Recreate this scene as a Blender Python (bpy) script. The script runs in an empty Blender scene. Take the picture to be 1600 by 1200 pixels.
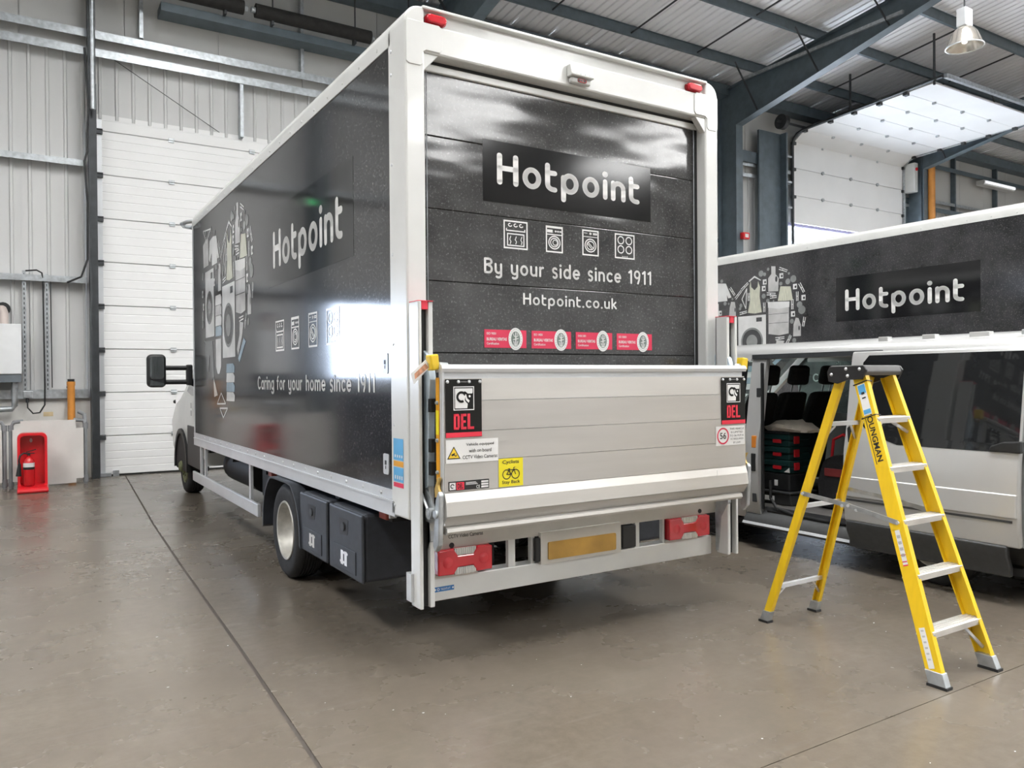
import bpy, bmesh, math, random
from mathutils import Vector, Matrix
random.seed(7)
SC = bpy.context.scene
COL = SC.collection
PI = math.pi

# ------------------------------------------------------------------ camera
YAW, PITCH, ROLL, FPX, CAMH = 0.5568, -0.0064, -0.0080, 1227.5, 1.55
_D0 = Vector((math.sin(YAW), math.cos(YAW), 0)); _R0 = Vector((math.cos(YAW), -math.sin(YAW), 0)); _Z = Vector((0, 0, 1))
_F = _D0 * math.cos(PITCH) + _Z * math.sin(PITCH)
_U0 = _Z * math.cos(PITCH) - _D0 * math.sin(PITCH)
_R = _R0 * math.cos(ROLL) + _U0 * math.sin(ROLL)
_U = _U0 * math.cos(ROLL) - _R0 * math.sin(ROLL)
cam = bpy.data.cameras.new('camera'); cam.sensor_width = 36; cam.lens = 36 * FPX / 1600
cam.clip_start = 0.05; cam.clip_end = 300
co = bpy.data.objects.new('camera', cam); COL.objects.link(co)
co.matrix_world = Matrix(((_R.x, _U.x, -_F.x, 0), (_R.y, _U.y, -_F.y, 0), (_R.z, _U.z, -_F.z, CAMH), (0, 0, 0, 1)))
SC.camera = co

# ------------------------------------------------------------------ daylight outside
w = bpy.data.worlds.new('sky'); SC.world = w; w.use_nodes = True
bg = w.node_tree.nodes['Background']
bg.inputs['Color'].default_value = (0.74, 0.84, 1.0, 1); bg.inputs['Strength'].default_value = 15.0
SC.view_settings.view_transform = 'Standard'; SC.view_settings.look = 'None'
SC.view_settings.gamma = 1; SC.view_settings.use_curve_mapping = False
SC.view_settings.exposure = 0.53
ROOFLIGHT_STRENGTH = 13.0
def portal(name, loc, rot, sx, sy):        # sampling aid: lets the sky in through an opening
    l = bpy.data.lights.new(name, 'AREA'); l.shape = 'RECTANGLE'; l.size = sx; l.size_y = sy
    l.cycles.is_portal = True
    o = bpy.data.objects.new(name, l); COL.objects.link(o); o.location = loc; o.rotation_euler = rot
portal('daylight_open_door', (20.8, 14.6, 2.9), (-PI/2, 0, 0), 5.3, 5.8)
portal('daylight_side_window', (-2.65, 14.6, 2.32), (-PI/2, 0, 0), 2.2, 1.4)

# ------------------------------------------------------------------ materials
MATS = {}
def mat(name, col, rough=0.5, metal=0.0, var=0.12, scale=6.0, bump=0.0, bscale=None, coat=0.0, emit=0.0, stretch=None, spec=None):
    if name in MATS: return MATS[name]
    m = bpy.data.materials.new(name); m.use_nodes = True
    nt = m.node_tree; N = nt.nodes; L = nt.links
    b = N['Principled BSDF']
    b.inputs['Roughness'].default_value = rough; b.inputs['Metallic'].default_value = metal
    if coat: b.inputs['Coat Weight'].default_value = coat; b.inputs['Coat Roughness'].default_value = 0.05
    if spec is not None: b.inputs['Specular IOR Level'].default_value = spec
    tc = N.new('ShaderNodeTexCoord'); mp = N.new('ShaderNodeMapping')
    if stretch: mp.inputs['Scale'].default_value = stretch
    L.new(tc.outputs['Object'], mp.inputs['Vector'])
    nz = N.new('ShaderNodeTexNoise'); nz.inputs['Scale'].default_value = scale; nz.inputs['Detail'].default_value = 5
    L.new(mp.outputs[0], nz.inputs['Vector'])
    cr = N.new('ShaderNodeValToRGB')
    cr.color_ramp.elements[0].position = 0.3; cr.color_ramp.elements[1].position = 0.7
    cr.color_ramp.elements[0].color = tuple(c * (1 - var) for c in col) + (1,)
    cr.color_ramp.elements[1].color = tuple(min(1, c * (1 + var)) for c in col) + (1,)
    L.new(nz.outputs['Fac'], cr.inputs['Fac']); L.new(cr.outputs['Color'], b.inputs['Base Color'])
    if emit:
        b.inputs['Emission Strength'].default_value = emit; L.new(cr.outputs['Color'], b.inputs['Emission Color'])
    if bump:
        n2 = N.new('ShaderNodeTexNoise'); n2.inputs['Scale'].default_value = bscale or scale * 4; n2.inputs['Detail'].default_value = 3
        L.new(mp.outputs[0], n2.inputs['Vector'])
        bp = N.new('ShaderNodeBump'); bp.inputs['Strength'].default_value = bump; bp.inputs['Distance'].default_value = 0.01
        L.new(n2.outputs['Fac'], bp.inputs['Height']); L.new(bp.outputs['Normal'], b.inputs['Normal'])
    MATS[name] = m; return m

def slate(name, rough, lo, hi, wave=0.0, tint=(1, 1, 1), spec=0.5):
    """black vinyl print of slate: cloudy grey mottling with fine pale flecks"""
    m = bpy.data.materials.new(name); m.use_nodes = True
    nt = m.node_tree; N = nt.nodes; L = nt.links; b = N['Principled BSDF']
    b.inputs['Roughness'].default_value = rough; b.inputs['Specular IOR Level'].default_value = spec
    tc = N.new('ShaderNodeTexCoord')
    def noise(sc, det, ro=0.6):
        n = N.new('ShaderNodeTexNoise'); n.inputs['Scale'].default_value = sc; n.inputs['Detail'].default_value = det
        n.inputs['Roughness'].default_value = ro; L.new(tc.outputs['Object'], n.inputs['Vector']); return n
    a = noise(3.0, 8, 0.7); f = noise(70, 4, 0.7)
    r1 = N.new('ShaderNodeValToRGB'); e = r1.color_ramp.elements
    e[0].position = 0.3; e[1].position = 0.75
    e[0].color = tuple(lo * t for t in tint) + (1,); e[1].color = tuple(hi * t for t in tint) + (1,)
    L.new(a.outputs['Fac'], r1.inputs['Fac'])
    r2 = N.new('ShaderNodeValToRGB'); e = r2.color_ramp.elements
    e[0].position = 0.56; e[0].color = (0, 0, 0, 1); e[1].position = 0.80; e[1].color = (hi * 3,) * 3 + (1,)
    L.new(f.outputs['Fac'], r2.inputs['Fac'])
    mx = N.new('ShaderNodeMix'); mx.data_type = 'RGBA'; mx.blend_type = 'ADD'; mx.inputs[0].default_value = 1
    L.new(r1.outputs[0], mx.inputs[6]); L.new(r2.outputs[0], mx.inputs[7]); L.new(mx.outputs[2], b.inputs['Base Color'])
    if wave:
        mp = N.new('ShaderNodeMapping'); mp.inputs['Scale'].default_value = (0.8, 1, 3.0); L.new(tc.outputs['Object'], mp.inputs['Vector'])
        n = N.new('ShaderNodeTexNoise'); n.inputs['Scale'].default_value = 1.6; n.inputs['Detail'].default_value = 1
        L.new(mp.outputs[0], n.inputs['Vector'])
        bp = N.new('ShaderNodeBump'); bp.inputs['Strength'].default_value = wave; bp.inputs['Distance'].default_value = 0.05
        L.new(n.outputs['Fac'], bp.inputs['Height']); L.new(bp.outputs['Normal'], b.inputs['Normal'])
    MATS[name] = m; return m

def concrete():
    m = bpy.data.materials.new('polished_concrete'); m.use_nodes = True
    nt = m.node_tree; N = nt.nodes; L = nt.links; b = N['Principled BSDF']
    tc = N.new('ShaderNodeTexCoord')
    def noise(sc, det, ro=0.6, dist=0.0):
        n = N.new('ShaderNodeTexNoise'); n.inputs['Scale'].default_value = sc; n.inputs['Detail'].default_value = det
        n.inputs['Roughness'].default_value = ro; n.inputs['Distortion'].default_value = dist
        L.new(tc.outputs['Object'], n.inputs['Vector']); return n
    def ramp(src, p0, c0, p1, c1):
        r = N.new('ShaderNodeValToRGB'); e = r.color_ramp.elements
        e[0].position = p0; e[0].color = c0 + (1,); e[1].position = p1; e[1].color = c1 + (1,)
        L.new(src.outputs[0], r.inputs['Fac']); return r
    def mix(mode, fac, a, c):
        x = N.new('ShaderNodeMix'); x.data_type = 'RGBA'; x.blend_type = mode
        if isinstance(fac, float): x.inputs[0].default_value = fac
        else: L.new(fac, x.inputs[0])
        L.new(a, x.inputs[6]); L.new(c, x.inputs[7]); return x
    base = ramp(noise(0.55, 6, 0.55, 0.0), 0.25, (0.125, 0.105, 0.082), 0.75, (0.190, 0.163, 0.130))
    fine = ramp(noise(14, 6, 0.7), 0.25, (0.82, 0.82, 0.82), 0.8, (1.1, 1.1, 1.1))
    c = mix('MULTIPLY', 1.0, base.outputs[0], fine.outputs[0])
    blot = ramp(noise(1.7, 4, 0.6, 0.0), 0.55, (1, 1, 1), 0.95, (0.70, 0.68, 0.64))
    c = mix('MULTIPLY', 0.45, c.outputs[2], blot.outputs[0])
    # pale scuffs: stretched noise
    mp = N.new('ShaderNodeMapping'); mp.inputs['Rotation'].default_value = (0, 0, 0.5); mp.inputs['Scale'].default_value = (1.2, 14, 1)
    L.new(tc.outputs['Object'], mp.inputs['Vector'])
    ns = N.new('ShaderNodeTexNoise'); ns.inputs['Scale'].default_value = 1.5; ns.inputs['Detail'].default_value = 4; L.new(mp.outputs[0], ns.inputs['Vector'])
    sc = ramp(ns, 0.58, (0, 0, 0), 0.9, (0.03, 0.03, 0.03))
    c = mix('ADD', 1.0, c.outputs[2], sc.outputs[0])
    L.new(c.outputs[2], b.inputs['Base Color'])
    rr = ramp(noise(1.3, 5), 0.25, (0.22,) * 3, 0.8, (0.33,) * 3)
    L.new(rr.outputs[0], b.inputs['Roughness'])
    bp = N.new('ShaderNodeBump'); bp.inputs['Strength'].default_value = 0.06; bp.inputs['Distance'].default_value = 0.01
    nb = noise(9, 4); L.new(nb.outputs[0], bp.inputs['Height']); L.new(bp.outputs['Normal'], b.inputs['Normal'])
    MATS['concrete'] = m; return m

WHITE_PAINT = mat('white_gloss_paint', (0.69, 0.70, 0.685), 0.28, var=0.03, coat=0.3)
ALU = mat('satin_aluminium', (0.66, 0.68, 0.70), 0.38, 0.35, var=0.06, scale=3)
ALU_PLANK_SHADE = mat('anodised_plank_shaded', (0.50, 0.485, 0.46), 0.42, 0.30, var=0.05, scale=2, stretch=(0.5, 6, 6))  # darker copy of the plank finish, shading of the bands put into the colour
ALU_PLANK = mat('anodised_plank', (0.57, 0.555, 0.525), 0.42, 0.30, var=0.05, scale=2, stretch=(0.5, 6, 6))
GALV = mat('galvanised_steel', (0.50, 0.53, 0.55), 0.38, 0.75, var=0.22, scale=14)
GALV_REFLECT = mat('galvanised_blue_reflection', (0.60, 0.70, 0.78), 0.4, 0.25, var=0.15, scale=10)  # pale blue of the reflected window and wall put into the steel's colour
DARK_STEEL = mat('dark_steel', (0.06, 0.065, 0.07), 0.45, 0.3, var=0.2)
FRAME_STEEL = mat('blue_grey_steel_paint', (0.115, 0.15, 0.175), 0.45, 0.0, var=0.15, scale=5)
BLACK = mat('black_plastic', (0.016, 0.017, 0.018), 0.45, var=0.2, scale=20)
RUBBER = mat('tyre_rubber', (0.020, 0.020, 0.021), 0.75, var=0.3, scale=25, bump=0.2)
CHASSIS = mat('chassis_black', (0.012, 0.012, 0.013), 0.6, var=0.3)
LOCKER = mat('locker_plastic', (0.040, 0.045, 0.055), 0.5, var=0.15, scale=20, bump=0.1, bscale=200)
RIM = mat('silver_rim', (0.50, 0.49, 0.45), 0.45, 0.4, var=0.2, scale=12)
HUBGREEN = mat('dusty_hub', (0.16, 0.17, 0.09), 0.7, 0.1, var=0.35, scale=30)
SLATE_SIDE = slate('slate_vinyl_side', 0.10, 0.015, 0.052, 0.010, (1, 1, 1.08), 0.75)
SLATE_REAR = slate('slate_vinyl_rear', 0.11, 0.030, 0.085, 0.20)
LOGO_BLACK = mat('plain_black_vinyl', (0.009, 0.009, 0.009), 0.11, var=0.1)
LOGO_BLACK_SIDE = mat('plain_black_vinyl_side', (0.009, 0.009, 0.010), 0.075, var=0.1, spec=0.75)
LETTER = mat('white_lettering', (0.82, 0.82, 0.81), 0.09, spec=0.75, var=0.02)
PRINT_GREY = mat('pale_grey_print', (0.50, 0.50, 0.50), 0.09, spec=0.75, var=0.18, scale=5)
PRINT_LIGHT = mat('white_print', (0.68, 0.69, 0.69), 0.09, spec=0.75, var=0.12, scale=4)
PRINT_CREAM = mat('cream_print', (0.55, 0.56, 0.46), 0.09, spec=0.75, var=0.18, scale=8, stretch=(1, 6, 1))
PRINT_BUBBLE = mat('bubble_print', (0.22, 0.23, 0.23), 0.09, spec=0.75, var=0.2)
PRINT_BLUE = mat('towel_blue_print', (0.27, 0.37, 0.45), 0.09, spec=0.75, var=0.15)
PRINT_DARK = mat('dark_print', (0.035, 0.037, 0.04), 0.09, spec=0.75, var=0.2)
RED_LENS = mat('red_lens', (0.62, 0.015, 0.03), 0.12, var=0.1, coat=0.6)
DARKRED_LENS = mat('dark_red_lens', (0.38, 0.01, 0.018), 0.15, var=0.1, coat=0.6)
CLEAR_LENS = mat('ribbed_clear_lens', (0.62, 0.62, 0.60), 0.2, 0.3, var=0.3, scale=60, stretch=(8, 1, 0.2))
RED_FLAG = mat('red_print', (0.80, 0.035, 0.07), 0.4, var=0.05)
PINK_RED = mat('crimson_print', (0.72, 0.03, 0.09), 0.4, var=0.05)
FLAG_BLACK = mat('black_rubber_flag', (0.012, 0.012, 0.011), 0.45, var=0.15, spec=0.2)
YELLOW = mat('ladder_yellow_fibreglass', (0.84, 0.55, 0.012), 0.38, var=0.06, scale=4, stretch=(8, 8, 0.6))
YELLOW_PLASTIC = mat('yellow_plastic', (0.80, 0.55, 0.03), 0.35, var=0.08)
BRASS_YELLOW = mat('zinc_yellow', (0.66, 0.46, 0.14), 0.4, 0.4, var=0.15)
STICKER_YELLOW = mat('yellow_sticker', (0.86, 0.74, 0.02), 0.4, var=0.03)
ORANGE = mat('orange_reflector', (0.78, 0.36, 0.02), 0.35, var=0.1)
INK = mat('black_ink', (0.015, 0.015, 0.015), 0.5, var=0.1)
STICKER_WHITE = mat('white_sticker', (0.80, 0.80, 0.79), 0.4, var=0.03)
STICKER_BLUE = mat('blue_sticker', (0.03, 0.16, 0.42), 0.35, var=0.1)
SKY_BLUE = mat('sky_blue_label', (0.10, 0.40, 0.72), 0.4, var=0.1)
PLATE_AMBER = mat('amber_plate', (0.50, 0.29, 0.06), 0.4, var=0.25, scale=5)
BEIGE = mat('beige_steel', (0.60, 0.58, 0.53), 0.45, var=0.06)
CONCRETE = concrete()
LINER = mat('pale_grey_liner', (0.63, 0.635, 0.63), 0.45, var=0.05, scale=0.7)
LINER_UP = mat('upper_wall_panel', (0.58, 0.58, 0.565), 0.5, var=0.05, scale=0.7)
BLOCK = mat('painted_blockwork', (0.66, 0.65, 0.62), 0.6, var=0.07, scale=3)
DOORPANEL = mat('white_door_panel', (0.86, 0.865, 0.86), 0.4, var=0.03, scale=1)
ROOF = mat('white_roof_liner', (0.88, 0.88, 0.90), 0.42, var=0.06, scale=0.6)
RED_PLASTIC = mat('red_moulded_plastic', (0.72, 0.012, 0.02), 0.3, var=0.06, coat=0.3)
RED_CYL = mat('red_cylinder_paint', (0.62, 0.012, 0.018), 0.25, var=0.08, coat=0.4)
ORANGE_PIPE = mat('orange_drain_pipe', (0.66, 0.27, 0.05), 0.45, var=0.1)
VAN_SILVER = mat('silver_car_paint', (0.58, 0.585, 0.58), 0.30, 0.40, var=0.03, scale=3, coat=0.6)
VAN_CLAD = mat('grey_plastic_cladding', (0.045, 0.047, 0.048), 0.5, var=0.12, scale=30)
VAN_IN = mat('dark_van_trim', (0.022, 0.022, 0.023), 0.8, var=0.2)
VAN_FLOOR = mat('van_floor_lining', (0.11, 0.105, 0.10), 0.8, var=0.25)
SEAT = mat('charcoal_seat_fabric', (0.018, 0.018, 0.020), 0.9, var=0.25, scale=40, bump=0.2)
CASE = mat('dark_green_case', (0.006, 0.035, 0.036), 0.45, var=0.15)
CASE_RED = mat('red_latch', (0.62, 0.02, 0.03), 0.35, var=0.1)
CLOTH = mat('cream_cloth', (0.66, 0.60, 0.52), 0.9, var=0.1, scale=12, bump=0.5, bscale=9)
TREAD = mat('ribbed_aluminium_tread', (0.66, 0.65, 0.62), 0.4, 0.5, var=0.15, scale=10, stretch=(0.5, 20, 1))
INSULATION = mat('dark_pipe_lagging', (0.02, 0.019, 0.018), 0.7, var=0.4, scale=10)
CREAM_LABEL = mat('tan_label', (0.62, 0.50, 0.30), 0.5, var=0.2)
FLUE = mat('pinkish_flue', (0.60, 0.52, 0.48), 0.5, var=0.08)
BELL = mat('spun_aluminium', (0.70, 0.66, 0.60), 0.22, 0.85, var=0.08)
GLOWBULB = mat('lamp_bulb', (1.0, 0.95, 0.85), 0.3, emit=1.6)
TUBE_ON = mat('diffuser', (0.9, 0.92, 1.0), 0.4, emit=0.6)
ROOFLIGHT = mat('translucent_rooflight', (1.0, 0.985, 0.965), 0.5, emit=ROOFLIGHT_STRENGTH, var=0.03)
EXIT_GREEN = mat('lit_green_sign', (0.02, 0.9, 0.22), 0.4, emit=7.0)
def glass(name, tint, rough=0.02, alpha=None):
    m = bpy.data.materials.new(name); m.use_nodes = True
    nt = m.node_tree; N = nt.nodes; L = nt.links
    for n in list(N):
        if n.type == 'BSDF_PRINCIPLED': N.remove(n)
    out = [n for n in N if n.type == 'OUTPUT_MATERIAL'][0]
    t = N.new('ShaderNodeBsdfTransparent'); t.inputs['Color'].default_value = tint + (1,)
    g = N.new('ShaderNodeBsdfGlossy'); g.inputs['Roughness'].default_value = rough
    nz = N.new('ShaderNodeTexNoise'); nz.inputs['Scale'].default_value = 3
    fr = N.new('ShaderNodeFresnel'); fr.inputs['IOR'].default_value = 1.5
    mx = N.new('ShaderNodeMixShader'); L.new(fr.outputs[0], mx.inputs[0]); L.new(t.outputs[0], mx.inputs[1]); L.new(g.outputs[0], mx.inputs[2])
    L.new(mx.outputs[0], out.inputs['Surface']); MATS[name] = m; return m
GLASS_TINT = glass('privacy_glass', (0.05, 0.055, 0.06))
GLASS_WINDOW = glass('window_glass', (0.95, 0.97, 1.0))
GLASS_CLEAR = glass('clear_car_glass', (0.72, 0.82, 0.80))

# ------------------------------------------------------------------ mesh helpers
class MB:
    def __init__(s): s.v = []; s.f = []
    def add(s, vs, fs):
        b = len(s.v); s.v += [tuple(x) for x in vs]; s.f += [tuple(i + b for i in f) for f in fs]; return s
    def box(s, x0, x1, y0, y1, z0, z1):
        return s.add([(x0,y0,z0),(x1,y0,z0),(x1,y1,z0),(x0,y1,z0),(x0,y0,z1),(x1,y0,z1),(x1,y1,z1),(x0,y1,z1)],
                     [(0,3,2,1),(4,5,6,7),(0,1,5,4),(1,2,6,5),(2,3,7,6),(3,0,4,7)])
    def prism(s, pts, ax, a, b):
        """closed polygon pts in the plane across ax ('x': (y,z), 'y': (x,z), 'z': (x,y)), extruded a..b"""
        def P(p, t):
            return {'x': (t, p[0], p[1]), 'y': (p[0], t, p[1]), 'z': (p[0], p[1], t)}[ax]
        n = len(pts); vs = [P(p, a) for p in pts] + [P(p, b) for p in pts]
        fs = [tuple(range(n))[::-1], tuple(range(n, 2 * n))] + [(i, (i + 1) % n, n + (i + 1) % n, n + i) for i in range(n)]
        return s.add(vs, fs)
    def sheet(s, prof, ax, a, b):
        """open profile extruded along ax, one face thick"""
        def P(p, t):
            return {'x': (t, p[0], p[1]), 'y': (p[0], t, p[1]), 'z': (p[0], p[1], t)}[ax]
        n = len(prof)
        return s.add([P(p, a) for p in prof] + [P(p, b) for p in prof], [(i, i + 1, n + i + 1, n + i) for i in range(n - 1)])
    def cyl(s, p0, p1, r0, r1=None, n=14, caps=True):
        p0 = Vector(p0); p1 = Vector(p1); r1 = r0 if r1 is None else r1
        d = (p1 - p0).normalized(); a = d.orthogonal().normalized(); b = d.cross(a)
        vs = []
        for p, r in ((p0, r0), (p1, r1)):
            for i in range(n):
                t = 2 * PI * i / n; vs.append(p + a * (r * math.cos(t)) + b * (r * math.sin(t)))
        fs = [(i, (i + 1) % n, n + (i + 1) % n, n + i) for i in range(n)]
        if caps: fs += [tuple(range(n))[::-1], tuple(range(n, 2 * n))]
        return s.add(vs, fs)
    def tube(s, pts, r, n=8):
        pts = [Vector(p) for p in pts]; prev = None; rings = []; vs = []; fs = []
        for i, p in enumerate(pts):
            d = (pts[min(i + 1, len(pts) - 1)] - pts[max(i - 1, 0)]).normalized()
            a = d.orthogonal().normalized() if prev is None else (prev - d * prev.dot(d)).normalized()
            prev = a; b = d.cross(a)
            for k in range(n):
                t = 2 * PI * k / n; vs.append(p + a * (r * math.cos(t)) + b * (r * math.sin(t)))
        m = len(pts)
        for i in range(m - 1):
            for k in range(n): fs.append((i*n+k, i*n+(k+1)%n, (i+1)*n+(k+1)%n, (i+1)*n+k))
        fs += [tuple(range(n))[::-1], tuple(range((m-1)*n, m*n))]
        return s.add(vs, fs)
    def lathe(s, prof, o, ax, n=32):
        """prof: list of (radius, along-axis); o origin; ax unit axis"""
        o = Vector(o); ax = Vector(ax).normalized(); a = ax.orthogonal().normalized(); b = ax.cross(a); vs = []; fs = []
        for r, h in prof:
            for i in range(n):
                t = 2 * PI * i / n; vs.append(o + ax * h + a * (r * math.cos(t)) + b * (r * math.sin(t)))
        for j in range(len(prof) - 1):
            for i in range(n): fs.append((j*n+i, j*n+(i+1)%n, (j+1)*n+(i+1)%n, (j+1)*n+i))
        return s.add(vs, fs)
    def bar(s, p0, p1, w, h, up=(0, 0, 1)):
        p0 = Vector(p0); p1 = Vector(p1); d = (p1 - p0).normalized(); up = Vector(up)
        a = d.cross(up).normalized(); b = a.cross(d).normalized()
        vs = []
        for p in (p0, p1):
            for sa, sb in ((-1,-1),(1,-1),(1,1),(-1,1)): vs.append(p + a * (sa * w / 2) + b * (sb * h / 2))
        return s.add(vs, [(0,1,2,3),(7,6,5,4),(0,4,5,1),(1,5,6,2),(2,6,7,3),(3,7,4,0)])
    def loft(s, rings, closed=True, caps=True):
        n = len(rings[0]); vs = [p for r in rings for p in r]; fs = []
        for j in range(len(rings) - 1):
            for i in range(n if closed else n - 1): fs.append((j*n+i, j*n+(i+1)%n, (j+1)*n+(i+1)%n, (j+1)*n+i))
        if caps and closed: fs += [tuple(range(n))[::-1], tuple(range((len(rings)-1)*n, len(rings)*n))]
        return s.add(vs, fs)
    def build(s, name, m, parent=None, bevel=0.0, smooth=False, seg=2, fix=True):
        me = bpy.data.meshes.new(name); me.from_pydata(s.v, [], s.f); me.materials.append(m)
        if fix:
            bm = bmesh.new(); bm.from_mesh(me); bmesh.ops.recalc_face_normals(bm, faces=bm.faces[:]); bm.to_mesh(me); bm.free()
        if smooth:
            me.shade_smooth(); me.set_sharp_from_angle(angle=math.radians(38))
        o = bpy.data.objects.new(name, me); COL.objects.link(o)
        if bevel:
            md = o.modifiers.new('bevel', 'BEVEL'); md.width = bevel; md.segments = seg; md.limit_method = 'ANGLE'; md.angle_limit = math.radians(35)
        if parent: adopt(o, parent)
        return o
def world_of(o):
    m = Matrix.Translation(o.location) if o.type == 'EMPTY' else Matrix.Identity(4)
    return m
def adopt(o, parent):
    o.parent = parent
    if parent.type == 'EMPTY': o.matrix_parent_inverse = Matrix.Translation(parent.location).inverted()
def tag(o, label=None, cat=None, group=None, kind=None):
    if label: o['label'] = label
    if cat: o['category'] = cat
    if group: o['group'] = group
    if kind: o['kind'] = kind
    return o
def thing(name, loc, label, cat, group=None):
    o = bpy.data.objects.new(name, None); o.empty_display_size = 0.2; COL.objects.link(o); o.location = loc
    return tag(o, label, cat, group)
def copy_tree(o, parent=None):
    c = o.copy(); COL.objects.link(c)
    if parent:
        inv = o.matrix_parent_inverse.copy(); c.parent = parent; c.matrix_parent_inverse = inv
    for ch in [x for x in bpy.data.objects if x.parent == o]: copy_tree(ch, c)
    return c
def rrect(x0, x1, z0, z1, r, n=5):
    pts = []
    for cx, cz, a0 in ((x1-r, z1-r, 0), (x0+r, z1-r, PI/2), (x0+r, z0+r, PI), (x1-r, z0+r, 1.5*PI)):
        for i in range(n + 1):
            a = a0 + PI / 2 * i / n; pts.append((cx + r * math.cos(a), cz + r * math.sin(a)))
    return pts

# ------------------------------------------------------------------ flat print: frames, stroke letters, shapes
class Frame:
    def __init__(s, o, u, v): s.o = Vector(o); s.u = Vector(u).normalized(); s.v = Vector(v).normalized(); s.n = s.u.cross(s.v)
    def __call__(s, a, b, d=0.0): return s.o + s.u * a + s.v * b + s.n * d
def rear(y): return Frame((0, y, 0), (1, 0, 0), (0, 0, 1))
def left(x): return Frame((x, 0, 0), (0, -1, 0), (0, 0, 1))      # u = -Y
def right(x): return Frame((x, 0, 0), (0, 1, 0), (0, 0, 1))
class Decal:
    def __init__(s, fr, d=0.0015): s.fr = fr; s.d = d; s.p = []
    def poly(s, pts): s.p.append(list(pts)); return s
    def rect(s, u0, v0, u1, v1): return s.poly([(u0,v0),(u1,v0),(u1,v1),(u0,v1)])
    def ell(s, cu, cv, ru, rv=None, n=20):
        rv = ru if rv is None else rv
        return s.poly([(cu + ru*math.cos(2*PI*i/n), cv + rv*math.sin(2*PI*i/n)) for i in range(n)])
    def ring(s, cu, cv, ru, rv, t, n=24, a0=0, a1=2*PI):
        for i in range(n):
            a = a0 + (a1-a0)*i/n; b = a0 + (a1-a0)*(i+1)/n
            s.poly([(cu+ru*math.cos(a), cv+rv*math.sin(a)), (cu+ru*math.cos(b), cv+rv*math.sin(b)),
                    (cu+(ru-t)*math.cos(b), cv+(rv-t)*math.sin(b)), (cu+(ru-t)*math.cos(a), cv+(rv-t)*math.sin(a))])
        return s
    def frame(s, u0, v0, u1, v1, t):
        u0, u1 = min(u0,u1), max(u0,u1); v0, v1 = min(v0,v1), max(v0,v1)
        s.rect(u0,v0,u1,v0+t); s.rect(u0,v1-t,u1,v1); s.rect(u0,v0+t,u0+t,v1-t); return s.rect(u1-t,v0+t,u1,v1-t)
    def line(s, pts, w, cap=True):
        for (a, b), (c, d) in zip(pts, pts[1:]):
            L = math.hypot(c-a, d-b)
            if L < 1e-9: continue
            nx, ny = -(d-b)/L*w/2, (c-a)/L*w/2
            s.poly([(a+nx,b+ny),(a-nx,b-ny),(c-nx,d-ny),(c+nx,d+ny)])
        if cap:
            for a, b in pts: s.ell(a, b, w/2, w/2, 10)
        return s
    def build(s, name, m, parent, d=None):
        d = s.d if d is None else d
        mb = MB()
        for p in s.p: mb.add([s.fr(a, b, d) for a, b in p], [tuple(range(len(p)))])
        return mb.build(name, m, parent, fix=False)

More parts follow.
